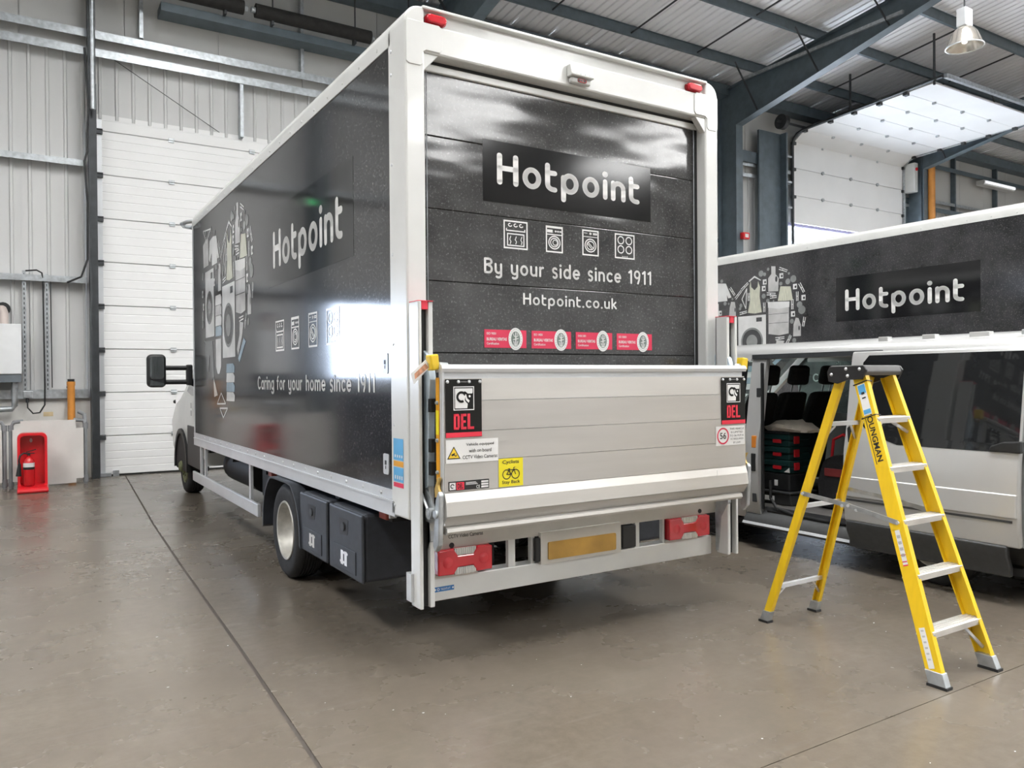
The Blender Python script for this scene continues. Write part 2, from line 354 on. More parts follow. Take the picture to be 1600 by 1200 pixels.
def arc(cx, cy, rx, ry, a0, a1, n=10):
    return [(cx + rx*math.cos(math.radians(a0+(a1-a0)*i/n)), cy + ry*math.sin(math.radians(a0+(a1-a0)*i/n))) for i in range(n+1)]
def glyph(c, w, xh=0.70):
    """rounded stroke letter: (advance, polylines of stroke centres); cap height 1"""
    h = w/2; W = 0.60; r = W/2-h; ry = xh/2-h; cx = W/2; cy = xh/2
    if c == 'H': return 0.66, [[(h,h),(h,1-h)],[(0.66-h,h),(0.66-h,1-h)],[(h,0.53),(0.66-h,0.53)]]
    if c == 'B': return 0.60, [[(h,h),(h,1-h),(0.33,1-h)]+arc(0.33,0.76,0.19,0.24-h,90,-90)+[(h,0.52)],[(0.33,0.52)]+arc(0.34,0.29,0.24-h*0.6,0.25-h*0.4,90,-90)+[(h,h)]]
    if c == 'C': return 0.68, [arc(0.38,0.5,0.38-h,0.5-h,52,308,16)]
    if c == 'o': return W, [arc(cx,cy,r,ry,0,360,20)]
    if c == 'c': return 0.52, [arc(cx,cy,r,ry,50,310,14)]
    if c == 'e': return W, [[(h,cy),(W-h,cy)]+arc(cx,cy,r,ry,0,310,16)]
    if c == 'a': return W, [arc(cx,cy,r,ry,0,360,18),[(W-h,h),(W-h,xh-h)]]
    if c == 'd': return W, [arc(cx,cy,r,ry,0,360,18),[(W-h,h),(W-h,1-h)]]
    if c == 'p': return W, [arc(cx,cy,r,ry,0,360,18),[(h,-0.28+h),(h,xh-h*2)]]
    if c == 'g': return W, [arc(cx,cy,r,ry,0,360,18),[(W-h,xh-h),(W-h,-0.08)]+arc(cx,-0.06,r,0.24-h,0,-150,8)]
    if c == 't': return 0.40, [[(h,0.94-h),(h,0.24)]+arc(0.24+h*0.4,0.24,0.24-h*0.6,0.24-h,180,270,6)+[(0.40-h,h)],[(h,xh-h),(0.40-h,xh-h)]]
    if c == 'f': return 0.38, [[(0.14,h),(0.14,0.76)]+arc(0.30,0.76,0.16,0.24-h,180,90,6)+[(0.38-h,1-h)],[(h*0.4,xh-h),(0.36-h,xh-h)]]
    if c == 'i': return 2*h, [[(h,h),(h,xh-h)],[(h,xh+0.15+h*0.2),(h,xh+0.151+h*0.2)]]
    if c == 'n': return 0.54, [[(h,h),(h,xh-h)],[(h,xh-0.27)]+arc(0.27,xh-0.27,0.27-h,0.27-h,180,0,10)+[(0.54-h,h)]]
    if c == 'h': return 0.54, [[(h,h),(h,1-h)],[(h,xh-0.27)]+arc(0.27,xh-0.27,0.27-h,0.27-h,180,0,10)+[(0.54-h,h)]]
    if c == 'm': return 0.86, [[(h,h),(h,xh-h)],[(h,xh-0.23)]+arc(0.22+h*0.5,xh-0.23,0.22-h*0.5,0.23-h,180,0,8)+[(0.44,h)],[(0.44,xh-0.23)]+arc(0.65-h*0.5,xh-0.23,0.21-h*0.5,0.23-h,180,0,8)+[(0.86-h,h)]]
    if c == 'r': return 0.36, [[(h,h),(h,xh-h)],[(h,xh-0.27)]+arc(0.30,xh-0.27,0.30-h,0.27-h,180,90,8)]
    if c == 'u': return 0.54, [[(h,xh-h),(h,0.27)]+arc(0.27,0.27,0.27-h,0.27-h,180,360,10)+[(0.54-h,xh-h)],[(0.54-h,0.27),(0.54-h,h)]]
    if c == 'y': return 0.54, [[(h,xh-h),(h,0.27)]+arc(0.27,0.27,0.27-h,0.27-h,180,360,10),[(0.54-h,xh-h),(0.54-h,-0.05)]+arc(0.27,-0.05,0.27-h,0.23-h,0,-130,8)]
    if c == 's': return 0.46, [arc(0.23,xh*0.73,0.22-h,xh*0.27-h*0.5,40,270,10)+arc(0.23,xh*0.27,0.22-h,xh*0.27-h*0.5+0.01,90,-140,10)]
    if c == 'k': return 0.52, [[(h,h),(h,1-h)],[(h,0.28),(0.48-h,xh-h)],[(0.20,0.38),(0.52-h,h)]]
    if c == '1': return 0.36, [[(h,0.80),(0.28-h*0.3,1-h),(0.28-h*0.3,h)]]
    if c == '9': return 0.58, [arc(0.29,0.68,0.29-h,0.32-h,0,360,18),[(0.58-h,0.68),(0.54-h,0.34),(0.36,h)]]
    if c == '.': return 2*h, [[(h,h),(h,h+0.001)]]
    return 0.34, []
def strokes(dc, text, u0, v0, u1, cap, w=0.15, gap=0.13, xh=0.70, only=None):
    """rounded lettering from u0 to u1, baseline v0, capital height cap"""
    x = 0; items = []; word = 0
    for i, c in enumerate(text):
        if c == ' ': word += 1
        a, pl = glyph(c, w, xh); items.append((x, pl, word)); x += a + gap
    sx = (u1 - u0) / (x - gap)
    for ox, pl, wd in items:
        if only is not None and wd != only: continue
        for p in pl:
            pts = [(u0 + (ox + a) * sx, v0 + b * cap) for a, b in p]
            for (a, b), (c, d) in zip(pts, pts[1:]):
                L = math.hypot((c-a)/sx, (d-b)/cap)
                if L < 1e-6: continue
                nx, ny = -((d-b)/cap)/L*w/2*sx, ((c-a)/sx)/L*w/2*cap
                dc.poly([(a+nx,b+ny),(a-nx,b-ny),(c-nx,d-ny),(c+nx,d+ny)])
            for a, b in pts:
                k = 1.25 if len(pts) == 2 and abs(pts[0][1]-pts[1][1]) < 0.01*cap and abs(pts[0][0]-pts[1][0]) < 1e-6 else 1.0
                dc.ell(a, b, w/2*sx*k, w/2*cap*k, 10)
    return dc
def stroke_words(fr, d, text, u0, v0, u1, cap, name, m, parent, w=0.15, gap=0.13):
    for k in range(len(text.split(' '))): strokes(Decal(fr, d), text, u0, v0, u1, cap, w, gap, only=k).build(name, m, parent)
_tc = {}
def typeset(text, bold=0.0):
    key = (text, bold)
    if key not in _tc:
        cu = bpy.data.curves.new('type', 'FONT'); cu.body = text; cu.align_x = 'LEFT'; cu.offset = bold; cu.resolution_u = 3
        o = bpy.data.objects.new('type', cu); COL.objects.link(o)
        dg = bpy.context.evaluated_depsgraph_get(); me = o.evaluated_get(dg).to_mesh()
        vs = [(v.co.x, v.co.y) for v in me.vertices]; fs = [tuple(p.vertices) for p in me.polygons]
        o.evaluated_get(dg).to_mesh_clear(); bpy.data.objects.remove(o); bpy.data.curves.remove(cu)
        _tc[key] = (vs, fs)
    return _tc[key]
def sans(dc, text, u0, v0, u1, v1, bold=0.0, rot=0):
    """plain sans lettering filling the box u0..u1, v0..v1"""
    vs, fs = typeset(text, bold)
    if not vs: return dc
    xs = [p[0] for p in vs]; ys = [p[1] for p in vs]; x0, x1, y0, y1 = min(xs), max(xs), min(ys), max(ys)
    q = [(u0 + (x-x0)/(x1-x0)*(u1-u0), v0 + (y-y0)/(y1-y0)*(v1-v0)) for x, y in vs]
    for f in fs: dc.poly([q[i] for i in f])
    return dc

# ================================================================== THE BUILDING
XL, XR, YB, YF, RIDGE = -12.0, 36.0, 14.62, -20.5, -3.0
def roof_z(y):            # underside of the roof sheets
    return 9.15 + 0.1 * (14.5 - y) if y >= RIDGE else 9.15 + 0.1 * (14.5 - RIDGE) - 0.1 * (RIDGE - y)
# ---- floor: sub-base with cast slabs, joints left open between them
fl = MB().box(XL - .1, XR + .1, YF - .1, YB + .1, -0.30, -0.004).build('floor', mat('joint_dirt', (0.060, 0.050, 0.041), 0.8), fix=False)
tag(fl, kind='structure')
def joint_x(y):           # the long joint beside the truck drifts slightly to the right with distance
    pts = [(-60, 0.80), (3.07, 0.993), (4.6, 1.05), (7.2, 1.12), (9.3, 1.19), (14.3, 1.42), (60, 3.2)]
    for (a, b), (c, d) in zip(pts, pts[1:]):
        if a <= y <= c: return b + (d - b) * (y - a) / (c - a)
    return 1.0
G = 0.010; J = 0.0025
rows = [YF - .1, -14, -8, -3.2, 2.12, 7.78, 14.35, YB + .1]
yard = tag(MB().box(-60, 90, YB + .1, 80, -.30, -.02).box(-60, 90, -90, YF - .1, -.30, -.02).build('yard', mat('pale_yard_concrete', (0.68, 0.67, 0.65), 0.8)), kind='structure')
for y0, y1 in zip(rows, rows[1:]):
    k = 0.0
    ys = sorted({y0 + J, y1 - J} | {v for v in (3.07, 4.6, 7.2, 9.3) if y0 < v < y1})
    cols = [(XL, None, -6.0), (None, None, 0), (None, None, 8.6), (8.6, 8.6, 16.4), (16.4, 16.4, XR + .1)]
    MB().prism([(XL - .1, y0+J), (-6-G, y0+J), (-6-G, y1-J), (XL - .1, y1-J)], 'z', -0.05, 0).build('slab', CONCRETE, fl)
    lft = [(-6+G, y0+J)] + [(joint_x(y)-G, y) for y in ys] + [(-6+G, y1-J)]
    MB().prism(lft, 'z', -0.05, 0).build('slab', CONCRETE, fl)
    rgt = [(joint_x(y)+G, y) for y in ys] + [(8.6-G, y1-J), (8.6-G, y0+J)]
    MB().prism(rgt, 'z', -0.05, 0).build('slab', CONCRETE, fl)
    for a, b in ((8.6, 16.4), (16.4, XR + .1)):
        MB().prism([(a+G, y0+J), (b-G, y0+J), (b-G, y1-J), (a+G, y1-J)], 'z', -0.05, 0).build('slab', CONCRETE, fl)
# ---- back wall with two doors and a window
D1 = (1.05, 6.45, 5.87); D2 = (18.15, 23.45, 5.80); W1 = (-3.75, -1.55, 1.62, 3.02)
wb = MB()
def wall_holes(mb, x0, x1, z1, y0, y1, holes):
    xs = sorted({x0, x1} | {h[0] for h in holes} | {h[1] for h in holes})
    for a, b in zip(xs, xs[1:]):
        zs = [(h[2], h[3]) for h in holes if h[0] <= a and b <= h[1]]
        cur = 0.0
        for c, d in sorted(zs):
            if c > cur: mb.box(a, b, y0, y1, cur, c)
            cur = d
        mb.box(a, b, y0, y1, cur, z1)
wall_holes(wb, XL, XR, 9.3, YB, YB + 0.12, [(D1[0], D1[1], 0, D1[2]), (D2[0], D2[1], 0, D2[2]), W1])
wall_back = tag(wb.build('wall_back', LINER, fix=False), kind='structure')
def sheet_mesh():
    pr = [(0.0, 0)]
    for k in range(4):
        x = 0.25 * k
        pr += [(x + 0.095, 0), (x + 0.110, -0.028), (x + 0.140, -0.028), (x + 0.155, 0)]
    pr += [(0.997, 0)]
    n = len(pr); vs = [(a, b, 0) for a, b in pr] + [(a, b, 1) for a, b in pr]
    me = bpy.data.meshes.new('liner_sheet'); me.from_pydata(vs, [], [(i, i+1, n+i+1, n+i) for i in range(n-1)]); me.materials.append(LINER); return me
SH = sheet_mesh()
def sheet(x, z0, z1, wdt=1.0):
    o = bpy.data.objects.new('liner_sheet', SH); COL.objects.link(o); o.location = (x, YB - 0.012, z0); o.scale = (wdt, 1, z1 - z0); o.parent = wall_back
for i in range(int(XR - XL)):
    x = XL + i
    segs = [(1.34, 6.95)]
    xm = x + 0.5
    if W1[0] - 0.5 < xm < W1[1] + 0.5: segs = [(3.08, 6.95)]
    if D1[0] - 0.1 < xm < D1[1] + 0.1: segs = [(5.90, 6.95)]
    if D2[0] - 0.4 < xm < D2[1] + 0.1: segs = [(5.85, 6.95)]
    wd = 1.0
    if abs(x) < 0.01: sheet(0, 1.34, 6.95, 1.0); continue
    for a, b in segs: sheet(x, a, b)
PAN = MB().box(0.006, 1.494, 0, 0.02, 0, 2.2)
PAN_ME = PAN.build('wall_panel', LINER_UP, wall_back, fix=False)
PAN_ME.location = (XL, YB - 0.032, 7.0)
x = XL + 1.5
while x < XR - 1:
    o = PAN_ME.copy(); COL.objects.link(o); o.location = (x, YB - 0.032, 7.0); x += 1.5
# painted block plinth left of the near door and between the doors
NAVY = mat('added_navy_tone', (0.03, 0.035, 0.06), 0.5)  # added unseen dark plinth colour, standing in for dark equipment mirrored in the truck
MB().box(XL, W1[0], YB - 0.10, YB, 0, 1.30).build('plinth', NAVY, wall_back)
MB().box(W1[1], D1[0] - 0.08, YB - 0.10, YB, 0, 1.30).build('plinth', BLOCK, wall_back)
MB().box(W1[0], W1[1], YB - 0.10, YB, 0, 1.30).build('plinth', NAVY, wall_back)
MB().box(D1[1] + 0.1, D2[0] - 0.1, YB - 0.10, YB, 0, 1.30).build('plinth', BLOCK, wall_back)
MB().box(D2[1] + 0.1, XR, YB - 0.10, YB, 0, 1.30).build('plinth', BLOCK, wall_back)
def rail(x0, x1, z, m=GALV, dep=0.16, hgt=0.10):
    y = YB - 0.035
    pr = [(y, z), (y, z - 0.006), (y - dep + 0.006, z - 0.006), (y - dep + 0.006, z - hgt), (y - dep, z - hgt), (y - dep, z)]
    return MB().prism(pr, 'x', x0, x1).build('sheeting_rail', m, wall_back)
for z in (7.26, 6.97): rail(XL, 7.0, z, dep=0.18, hgt=0.13); rail(7.4, 15.3, z); rail(15.7, XR, z)
for z in (5.14, 3.25):
    rail(XL, 0.90, z); rail(D1[1] + 0.3, 15.3, z, FRAME_STEEL)
    rail(23.9, XR, z, FRAME_STEEL)
rail(XL, 0.90, 1.44, GALV, 0.14, 0.14)
rail(23.9, XR, 8.40, FRAME_STEEL, 0.2, 0.14); rail(15.9, 17.6, 7.55, FRAME_STEEL, 0.2, 0.3)
rail(23.9, XR, 7.0, FRAME_STEEL, 0.2, 0.14)
MB().box(2.0, 2.0 + 4.9, 14.10, 14.50, 7.70, 7.84).build('eaves_tray', FRAME_STEEL, wall_back)
for x, z0, z1 in ((1.74, 7.3, 9.0), (4.46, 7.26, 9.0), (3.36, 5.9, 6.86), (26.45, 6.0, 9.0), (29.1, 6.0, 9.0)):
    MB().box(x - 0.03, x + 0.03, 14.42, 14.57, z0, z1).build('strut', GALV if x < 10 else FRAME_STEEL, wall_back)
# door post left of the near door, dark steel, full height, and the posts of the open door
MB().box(0.93, 0.955, 14.18, 14.50, 0, 9.0).box(0.955, 1.045, 14.30, 14.34, 0, 9.0).box(0.985, 1.045, 14.34, 14.50, 0, 9.0).build('door_post', DARK_STEEL, wall_back)
MB().cyl((0.99, 14.16, 5.9), (0.99, 14.16, 9.0), 0.04).build('conduit', GALV, wall_back, smooth=True)
MB().box(16.72, 17.62, 14.30, 14.36, 0, 8.15).box(17.56, 17.62, 14.1, 14.3, 0, 8.15).build('door_post', FRAME_STEEL, wall_back)
MB().box(23.75, 23.95, 14.0, 14.1, 0, 8.9).build('door_post', FRAME_STEEL, wall_back)
MB().cyl((24.0, 13.83, 0), (24.0, 13.83, 8.45), 0.11).build('downpipe', ORANGE_PIPE, wall_back, smooth=True)
# window that throws the bright patch on the truck: frame and panes
wn = tag(MB().box(W1[0], W1[1], YB - 0.05, YB + 0.1, W1[2] - 0.05, W1[2]).box(W1[0], W1[1], YB - 0.05, YB + 0.1, W1[3], W1[3] + 0.05)
         .box(W1[0] - 0.05, W1[0], YB - 0.05, YB + 0.1, W1[2] - 0.05, W1[3] + 0.05).box(W1[1], W1[1] + 0.05, YB - 0.05, YB + 0.1, W1[2] - 0.05, W1[3] + 0.05)
         .build('window_1', WHITE_PAINT), kind='structure')
MB().box(W1[0], W1[1], YB + 0.03, YB + 0.036, W1[2], W1[3]).build('pane', GLASS_WINDOW, wn)
# ---- other walls
def plain_wall(name, mb): return tag(mb.build(name, LINER, fix=False), kind='structure')
plain_wall('wall_left', MB().box(XL - 0.12, XL, YF, YB, 0, 11.2))
plain_wall('wall_right', MB().box(XR, XR + 0.12, YF, YB, 0, 11.2))
wf = MB(); wall_holes(wf, XL, XR, 9.5, YF - 0.12, YF, [])
plain_wall('wall_front', wf)
# ---- roof
ce = tag(MB().add([(XL, YB, 9.50 - 0.012), (XR, YB, 9.50 - 0.012), (XR, RIDGE, roof_z(RIDGE) + 0.36), (XL, RIDGE, roof_z(RIDGE) + 0.36), (XR, YF, roof_z(YF) + 0.36), (XL, YF, roof_z(YF) + 0.36)],
         [(0, 1, 2, 3), (3, 2, 4, 5)]).build('ceiling', ROOF, fix=False), kind='structure')
def roof_sheet_mesh(name, m, flat=False):
    pr = [(0.0, 0)]
    for k in range(5):
        x = 0.2 * k
        pr += [(x + 0.08, 0), (x + 0.095, 0.03), (x + 0.125, 0.03), (x + 0.14, 0)]
    pr += [(0.999, 0)]
    n = len(pr); vs = [(a, 0, b) for a, b in pr] + [(a, 1, b) for a, b in pr]
    me = bpy.data.meshes.new(name); me.from_pydata(vs, [], [(i, i+1, n+i+1, n+i) for i in range(n-1)]); me.materials.append(m); return me
RS = roof_sheet_mesh('roof_sheet', ROOF); RL = roof_sheet_mesh('rooflight', ROOFLIGHT)
BAY = [-5.25, 3.05, 11.35, 19.65, 27.95]
def roof_piece(me, x, ya, yb):
    o = bpy.data.objects.new(me.name, me); COL.objects.link(o); o.parent = ce
    za, zb = roof_z(ya), roof_z(yb); L = math.hypot(yb - ya, zb - za)
    o.location = (x, ya, za + 0.02); o.rotation_euler = (math.atan2(zb - za, yb - ya), 0, 0); o.scale = (1, L, 1)
for i in range(int(XR - XL)):
    x = XL + i; lit = any(abs(x + 0.5 - b) < 0.95 for b in BAY)
    wide = any(abs(x + 0.5 - b) < 1.6 for b in BAY[2:4])
    if lit and x < 5:
        roof_piece(RS, x, 9.0, YB); roof_piece(RL, x, RIDGE, 9.0); roof_piece(RS, x, YF, RIDGE)
    elif lit or wide:
        if lit: roof_piece(RS, x, 6.2, YB); roof_piece(RL, x, RIDGE, 6.2)
        else: roof_piece(RS, x, RIDGE, YB)
        roof_piece(RS, x, RIDGE - 4, RIDGE); roof_piece(RL, x, -16.5, RIDGE - 4); roof_piece(RS, x, YF, -16.5)
    else:
        roof_piece(RS, x, RIDGE, YB); roof_piece(RS, x, YF, RIDGE)
# purlins (Z sections) along the building
y = 13.25; k = 0
while y > YF + 1:
    z = roof_z(y) - 0.22
    pr = [(y-0.04, z+0.21), (y+0.005, z+0.215), (y+0.005, z+0.012), (y+0.07, z+0.018), (y+0.07, z+0.006), (y-0.005, z), (y-0.005, z+0.203), (y-0.04, z+0.20)]
    MB().prism(pr, 'x', XL, XR).build('purlin', FRAME_STEEL, ce); y -= 1.74
MB().prism([(14.2, 8.78), (14.55, 8.78), (14.55, 9.05), (14.2, 9.05)], 'x', XL, XR).build('eaves_beam', FRAME_STEEL, ce)
# portal frames: column on the back wall and haunched rafter
for X in (-1.1, 7.2, 15.5, 23.8, 32.1):
    top = lambda yy: roof_z(yy) - 0.225
    web = [(14.5, 0), (13.9, 0), (13.9, 7.96), (8.6, 9.08), (RIDGE, top(RIDGE) - 0.42), (RIDGE, top(RIDGE) - 0.01), (14.5, top(14.5) - 0.01)]
    MB().prism(web, 'x', X - 0.008, X + 0.008).build('portal_web', FRAME_STEEL, ce)
    fl_ = MB()
    fl_.box(X - 0.12, X + 0.12, 13.885, 13.905, 0, 7.95).box(X - 0.12, X + 0.12, 14.48, 14.50, 0, 8.9)
    for (a, b), (c, d) in (((13.9, 7.95), (8.6, 9.07)), ((8.6, 9.07), (RIDGE, top(RIDGE) - 0.43))):
        fl_.bar((X, a, b), (X, c, d), 0.24, 0.02, up=(0, 0.2, 1))
    fl_.bar((X, 14.5, top(14.5) - 0.01), (X, RIDGE, top(RIDGE) - 0.01), 0.24, 0.02)
    fl_.build('portal_flange', FRAME_STEEL, ce)
    back = [(RIDGE, top(RIDGE)-0.42), (RIDGE, top(RIDGE)-0.01), (YF, top(YF)-0.01), (YF, top(YF)-0.42)]
    MB().prism(back, 'x', X - 0.06, X + 0.06).build('portal_web', FRAME_STEEL, ce)
    # fly braces from the lower flange up to the purlins, both sides
    for yy in (13.25, 11.51, 9.77, 8.03):
        zb = 7.96 + (13.9 - yy) * (9.08 - 7.96) / 5.3 if yy > 8.6 else top(yy) - 0.42
        for sgn in (-1, 1):
            MB().bar((X + sgn * 0.05, yy, zb + 0.02), (X + sgn * 0.85, yy, roof_z(yy) - 0.12), 0.05, 0.012, up=(0, 1, 0)).build('fly_brace', DARK_STEEL, ce)
# sag rods and eaves ties between purlins
for X in (9.3, 11.4, 13.4, 18.2, 20.8):
    MB().cyl((X, 13.25, roof_z(13.25) - 0.16), (X, 9.77, roof_z(9.77) - 0.16), 0.02, n=6).build('sag_rod', DARK_STEEL, ce)
MB().box(15.30, 15.36, 9.4, 13.6, 8.95, 9.02).build('cable_tray', GALV, ce)
# ---- near sectional door, closed
d1 = tag(MB().box(D1[0] - 0.02, D1[1] + 0.02, YB - 0.02, YB + 0.05, D1[2], D1[2] + 0.10).box(D1[1], D1[1] + 0.08, YB - 0.08, YB + 0.05, 0, D1[2]).build('door_1', DOORPANEL), kind='structure')
seams = [0.02] + [0.663 + 0.717 * k for k in range(8)] + [D1[2]]
for z0, z1 in zip(seams, seams[1:]):
    pr = []; n = max(1, int((z1 - z0) / 0.12)); h = (z1 - z0 - 0.005) / n
    for k in range(n):
        a = z0 + 0.0025 + k * h
        pr += [(14.535, a + 0.004), (14.530, a + 0.010), (14.530, a + h - 0.010), (14.535, a + h - 0.004)]
    pr += [(14.58, z1 - 0.0025), (14.58, z0 + 0.0025)]
    MB().prism(pr, 'x', D1[0] + 0.09, D1[1] - 0.09).build('door_panel', DOORPANEL, d1)
    MB().box(D1[0] + 0.01, D1[0] + 0.09, 14.525, 14.58, z0 + 0.004, z1 - 0.004).build('panel_stile', ALU, d1)
MB().box(D1[0], D1[1], 14.582, 14.60, 0, D1[2]).build('door_backing', mat('grey_door_core', (0.25, 0.25, 0.25), 0.7), d1)
for z in seams[1:-1]:
    for X in (2.20, 3.55, 4.9):
        MB().box(X - 0.045, X + 0.045, 14.505, 14.53, z - 0.035, z - 0.006).box(X - 0.045, X + 0.045, 14.505, 14.53, z + 0.006, z + 0.035).cyl((X - 0.05, 14.51, z), (X + 0.05, 14.51, z), 0.012, n=8).build('hinge', GALV, d1)
    MB().box(D1[0] - 0.0, D1[0] + 0.10, 14.47, 14.53, z - 0.06, z - 0.01).cyl((D1[0] - 0.02, 14.49, z + 0.01), (D1[0] + 0.10, 14.49, z + 0.01), 0.015, n=8).build('roller_bracket', DARK_STEEL, d1)
MB().box(D1[0] + 0.02, D1[1] - 0.02, 14.53, 14.59, 0.0, 0.022).build('bottom_seal', BLACK, d1)
MB().box(D1[0] - 0.07, D1[0] + 0.17, 14.42, 14.52, 0.005, 0.055).box(D1[0] + 0.2, D1[0] + 0.29, 14.48, 14.53, 0.0, 0.09).build('bottom_bracket', GALV, d1)
MB().box(D1[0] - 0.015, D1[0] + 0.01, 14.42, 14.56, 0, 6.4).build('door_track', DARK_STEEL, d1)
# ---- far sectional door, run up on its high-lift track
d2 = tag(MB().box(D2[0] - 0.05, D2[1] + 0.05, YB - 0.02, YB + 0.06, D2[2], D2[2] + 0.08).build('door_2', mat('lilac_lintel', (0.30, 0.27, 0.42), 0.5)), kind='structure')
path = [(14.44, 5.83), (14.44, 6.60), (14.44, 7.36), (14.43, 8.08)]
a = [(14.43, 8.08), (14.36, 8.22), (14.22, 8.31), (14.05, 8.335)]
over = [(13.95 - 0.70 * k, 8.335 + 0.033 * k * 0.7) for k in range(6)]
chain = path + [(14.05, 8.335)] + over[1:]
for (ya, za), (yb, zb) in zip(chain, chain[1:]):
    d = Vector((0, yb - ya, zb - za)).normalized() * 0.006
    p0 = Vector((0, ya, za)) + d; p1 = Vector((0, yb, zb)) - d
    nrm = Vector((0, -d.z, d.y)).normalized() * 0.02
    q = [p0 - nrm, p1 - nrm, p1 + nrm, p0 + nrm]
    MB().prism([(v.y, v.z) for v in q], 'x', D2[0] + 0.12, D2[1] - 0.05).build('door_panel', DOORPANEL, d2)
for (ya, za) in chain[1:-1]:
    for X in (19.5, 20.8, 22.1):
        MB().cyl((X, ya - 0.06 if za < 8 else ya, za if za < 8 else za - 0.06), (X, ya + 0.01, za), 0.05, n=10).build('hinge', GALV, d2)
    for X in (D2[0] + 0.10, D2[1] - 0.03):
        MB().box(X - 0.06, X + 0.06, ya - 0.07, ya + 0.03, za - 0.09, za - 0.01).build('roller_bracket', DARK_STEEL, d2)
for X in (D2[0] + 0.04, D2[1] + 0.02):
    tr = [(X, 14.40, 0.02), (X, 14.40, 7.95), (X, 14.36, 8.12), (X, 14.24, 8.25), (X, 14.05, 8.31), (X, 10.2, 8.50)]
    MB().tube(tr, 0.045, 6).build('door_track', DARK_STEEL if X < 20 else GALV, d2)
    for yy in (12.6, 10.4):
        MB().box(X - 0.02, X + 0.02, yy - 0.02, yy + 0.02, 8.36, roof_z(yy)).build('hanger', DARK_STEEL, d2)
for z in (6.2, 6.9, 7.6):
    MB().box(17.6, 18.12, 14.36, 14.40, z, z + 0.05).build('track_bracket', GALV, d2)
MB().cyl((17.3, 14.2, 8.45), (24.0, 14.2, 8.45), 0.035, n=8).build('shaft', DARK_STEEL, d2)
MB().cyl((17.45, 14.2, 8.45), (17.6, 14.2, 8.45), 0.2, n=18).build('cable_drum', DARK_STEEL, d2)
MB().box(D2[0] + 0.04, D2[1] + 0.02, 10.10, 10.18, 8.44, 8.54).build('end_bar', GALV, d2)

# ================================================================== BOX TRUCK
X0, X1, YR, YFR, ZT = 1.761, 4.127, 3.892, 10.15, 3.585
XC = (X0 + X1) / 2
def mx(x): return 2 * XC - x
truck = thing('box_truck', (XC, 7.0, 0), 'black box truck with raised aluminium tail lift, in the middle of the floor', 'truck')
T = truck
# ---- box body
lp = MB().box(X0 + 0.006, X0 + 0.03, 4.10, YFR - 0.02, 0.92, 3.43).build('side_panel', SLATE_SIDE, T)
rp = MB().box(X1 - 0.03, X1 - 0.006, 4.10, YFR - 0.02, 0.92, 3.43).build('side_panel', SLATE_SIDE, T)
MB().box(X0 + 0.03, X1 - 0.03, 4.10, YFR - 0.02, 3.52, 3.56).build('roof_skin', WHITE_PAINT, T)
MB().box(X0 + 0.02, X1 - 0.02, YFR - 0.05, YFR, 0.80, 3.50).build('front_wall', WHITE_PAINT, T)
MB().box(X0 + 0.05, X1 - 0.05, 4.12, YFR - 0.06, 0.80, 0.86).build('load_floor', CHASSIS, T)
for s in (0, 1):
    f = (lambda x: x) if s == 0 else mx
    pr = [(f(X0), 3.42), (f(X0), 3.50), (f(X0 + 0.012), 3.535), (f(X0 + 0.035), 3.557), (f(X0 + 0.075), 3.565), (f(X0 + 0.075), 3.54), (f(X0 + 0.03), 3.50), (f(X0 + 0.03), 3.42)]
    tr = MB().prism(pr, 'y', YR + 0.2, YFR).build('top_rail', WHITE_PAINT, T, smooth=True)
    br = MB().prism([(f(X0), 0.93), (f(X0 + 0.004), 0.872), (f(X0), 0.868), (f(X0), 0.782), (f(X0 + 0.03), 0.782), (f(X0 + 0.03), 0.93)], 'y', YR + 0.19, YFR + 0.02).build('bottom_rail', ALU, T)
    MB().box(min(f(X0 - 0.006), f(X0)), max(f(X0 - 0.006), f(X0)), YR + 0.2, YFR + 0.01, 0.860, 0.872).build('rub_strip', ALU, br)
    MB().box(min(f(X0 + 0.001), f(X0 + 0.03)), max(f(X0 + 0.001), f(X0 + 0.03)), YFR - 0.045, YFR + 0.005, 0.93, 3.43).build('front_post', ALU, T)
    yy = 4.28
    while yy < YFR - 0.1:
        xo = X0 - 0.005 if s == 0 else X1 + 0.005; xi = X0 + 0.002 if s == 0 else X1 - 0.002
        MB().cyl((xi, yy, 0.900), (xo, yy, 0.900), 0.013, 0.008, 8).build('rivet', ALU, br)
        MB().cyl((xi, yy, 3.455), (xo, yy, 3.455), 0.012, 0.007, 8).build('rivet', WHITE_PAINT, tr)
        yy += 0.29
# tie-down ring at the front top corner
MB().tube([(X0 + 0.02, YFR, 3.50), (X0 - 0.05, YFR + 0.05, 3.49), (X0 - 0.09, YFR + 0.16, 3.48), (X0 - 0.05, YFR + 0.27, 3.475), (X0 + 0.05, YFR + 0.30, 3.47), (X0 + 0.12, YFR, 3.50)], 0.024, 8).build('corner_loop', GALV, T, smooth=True)
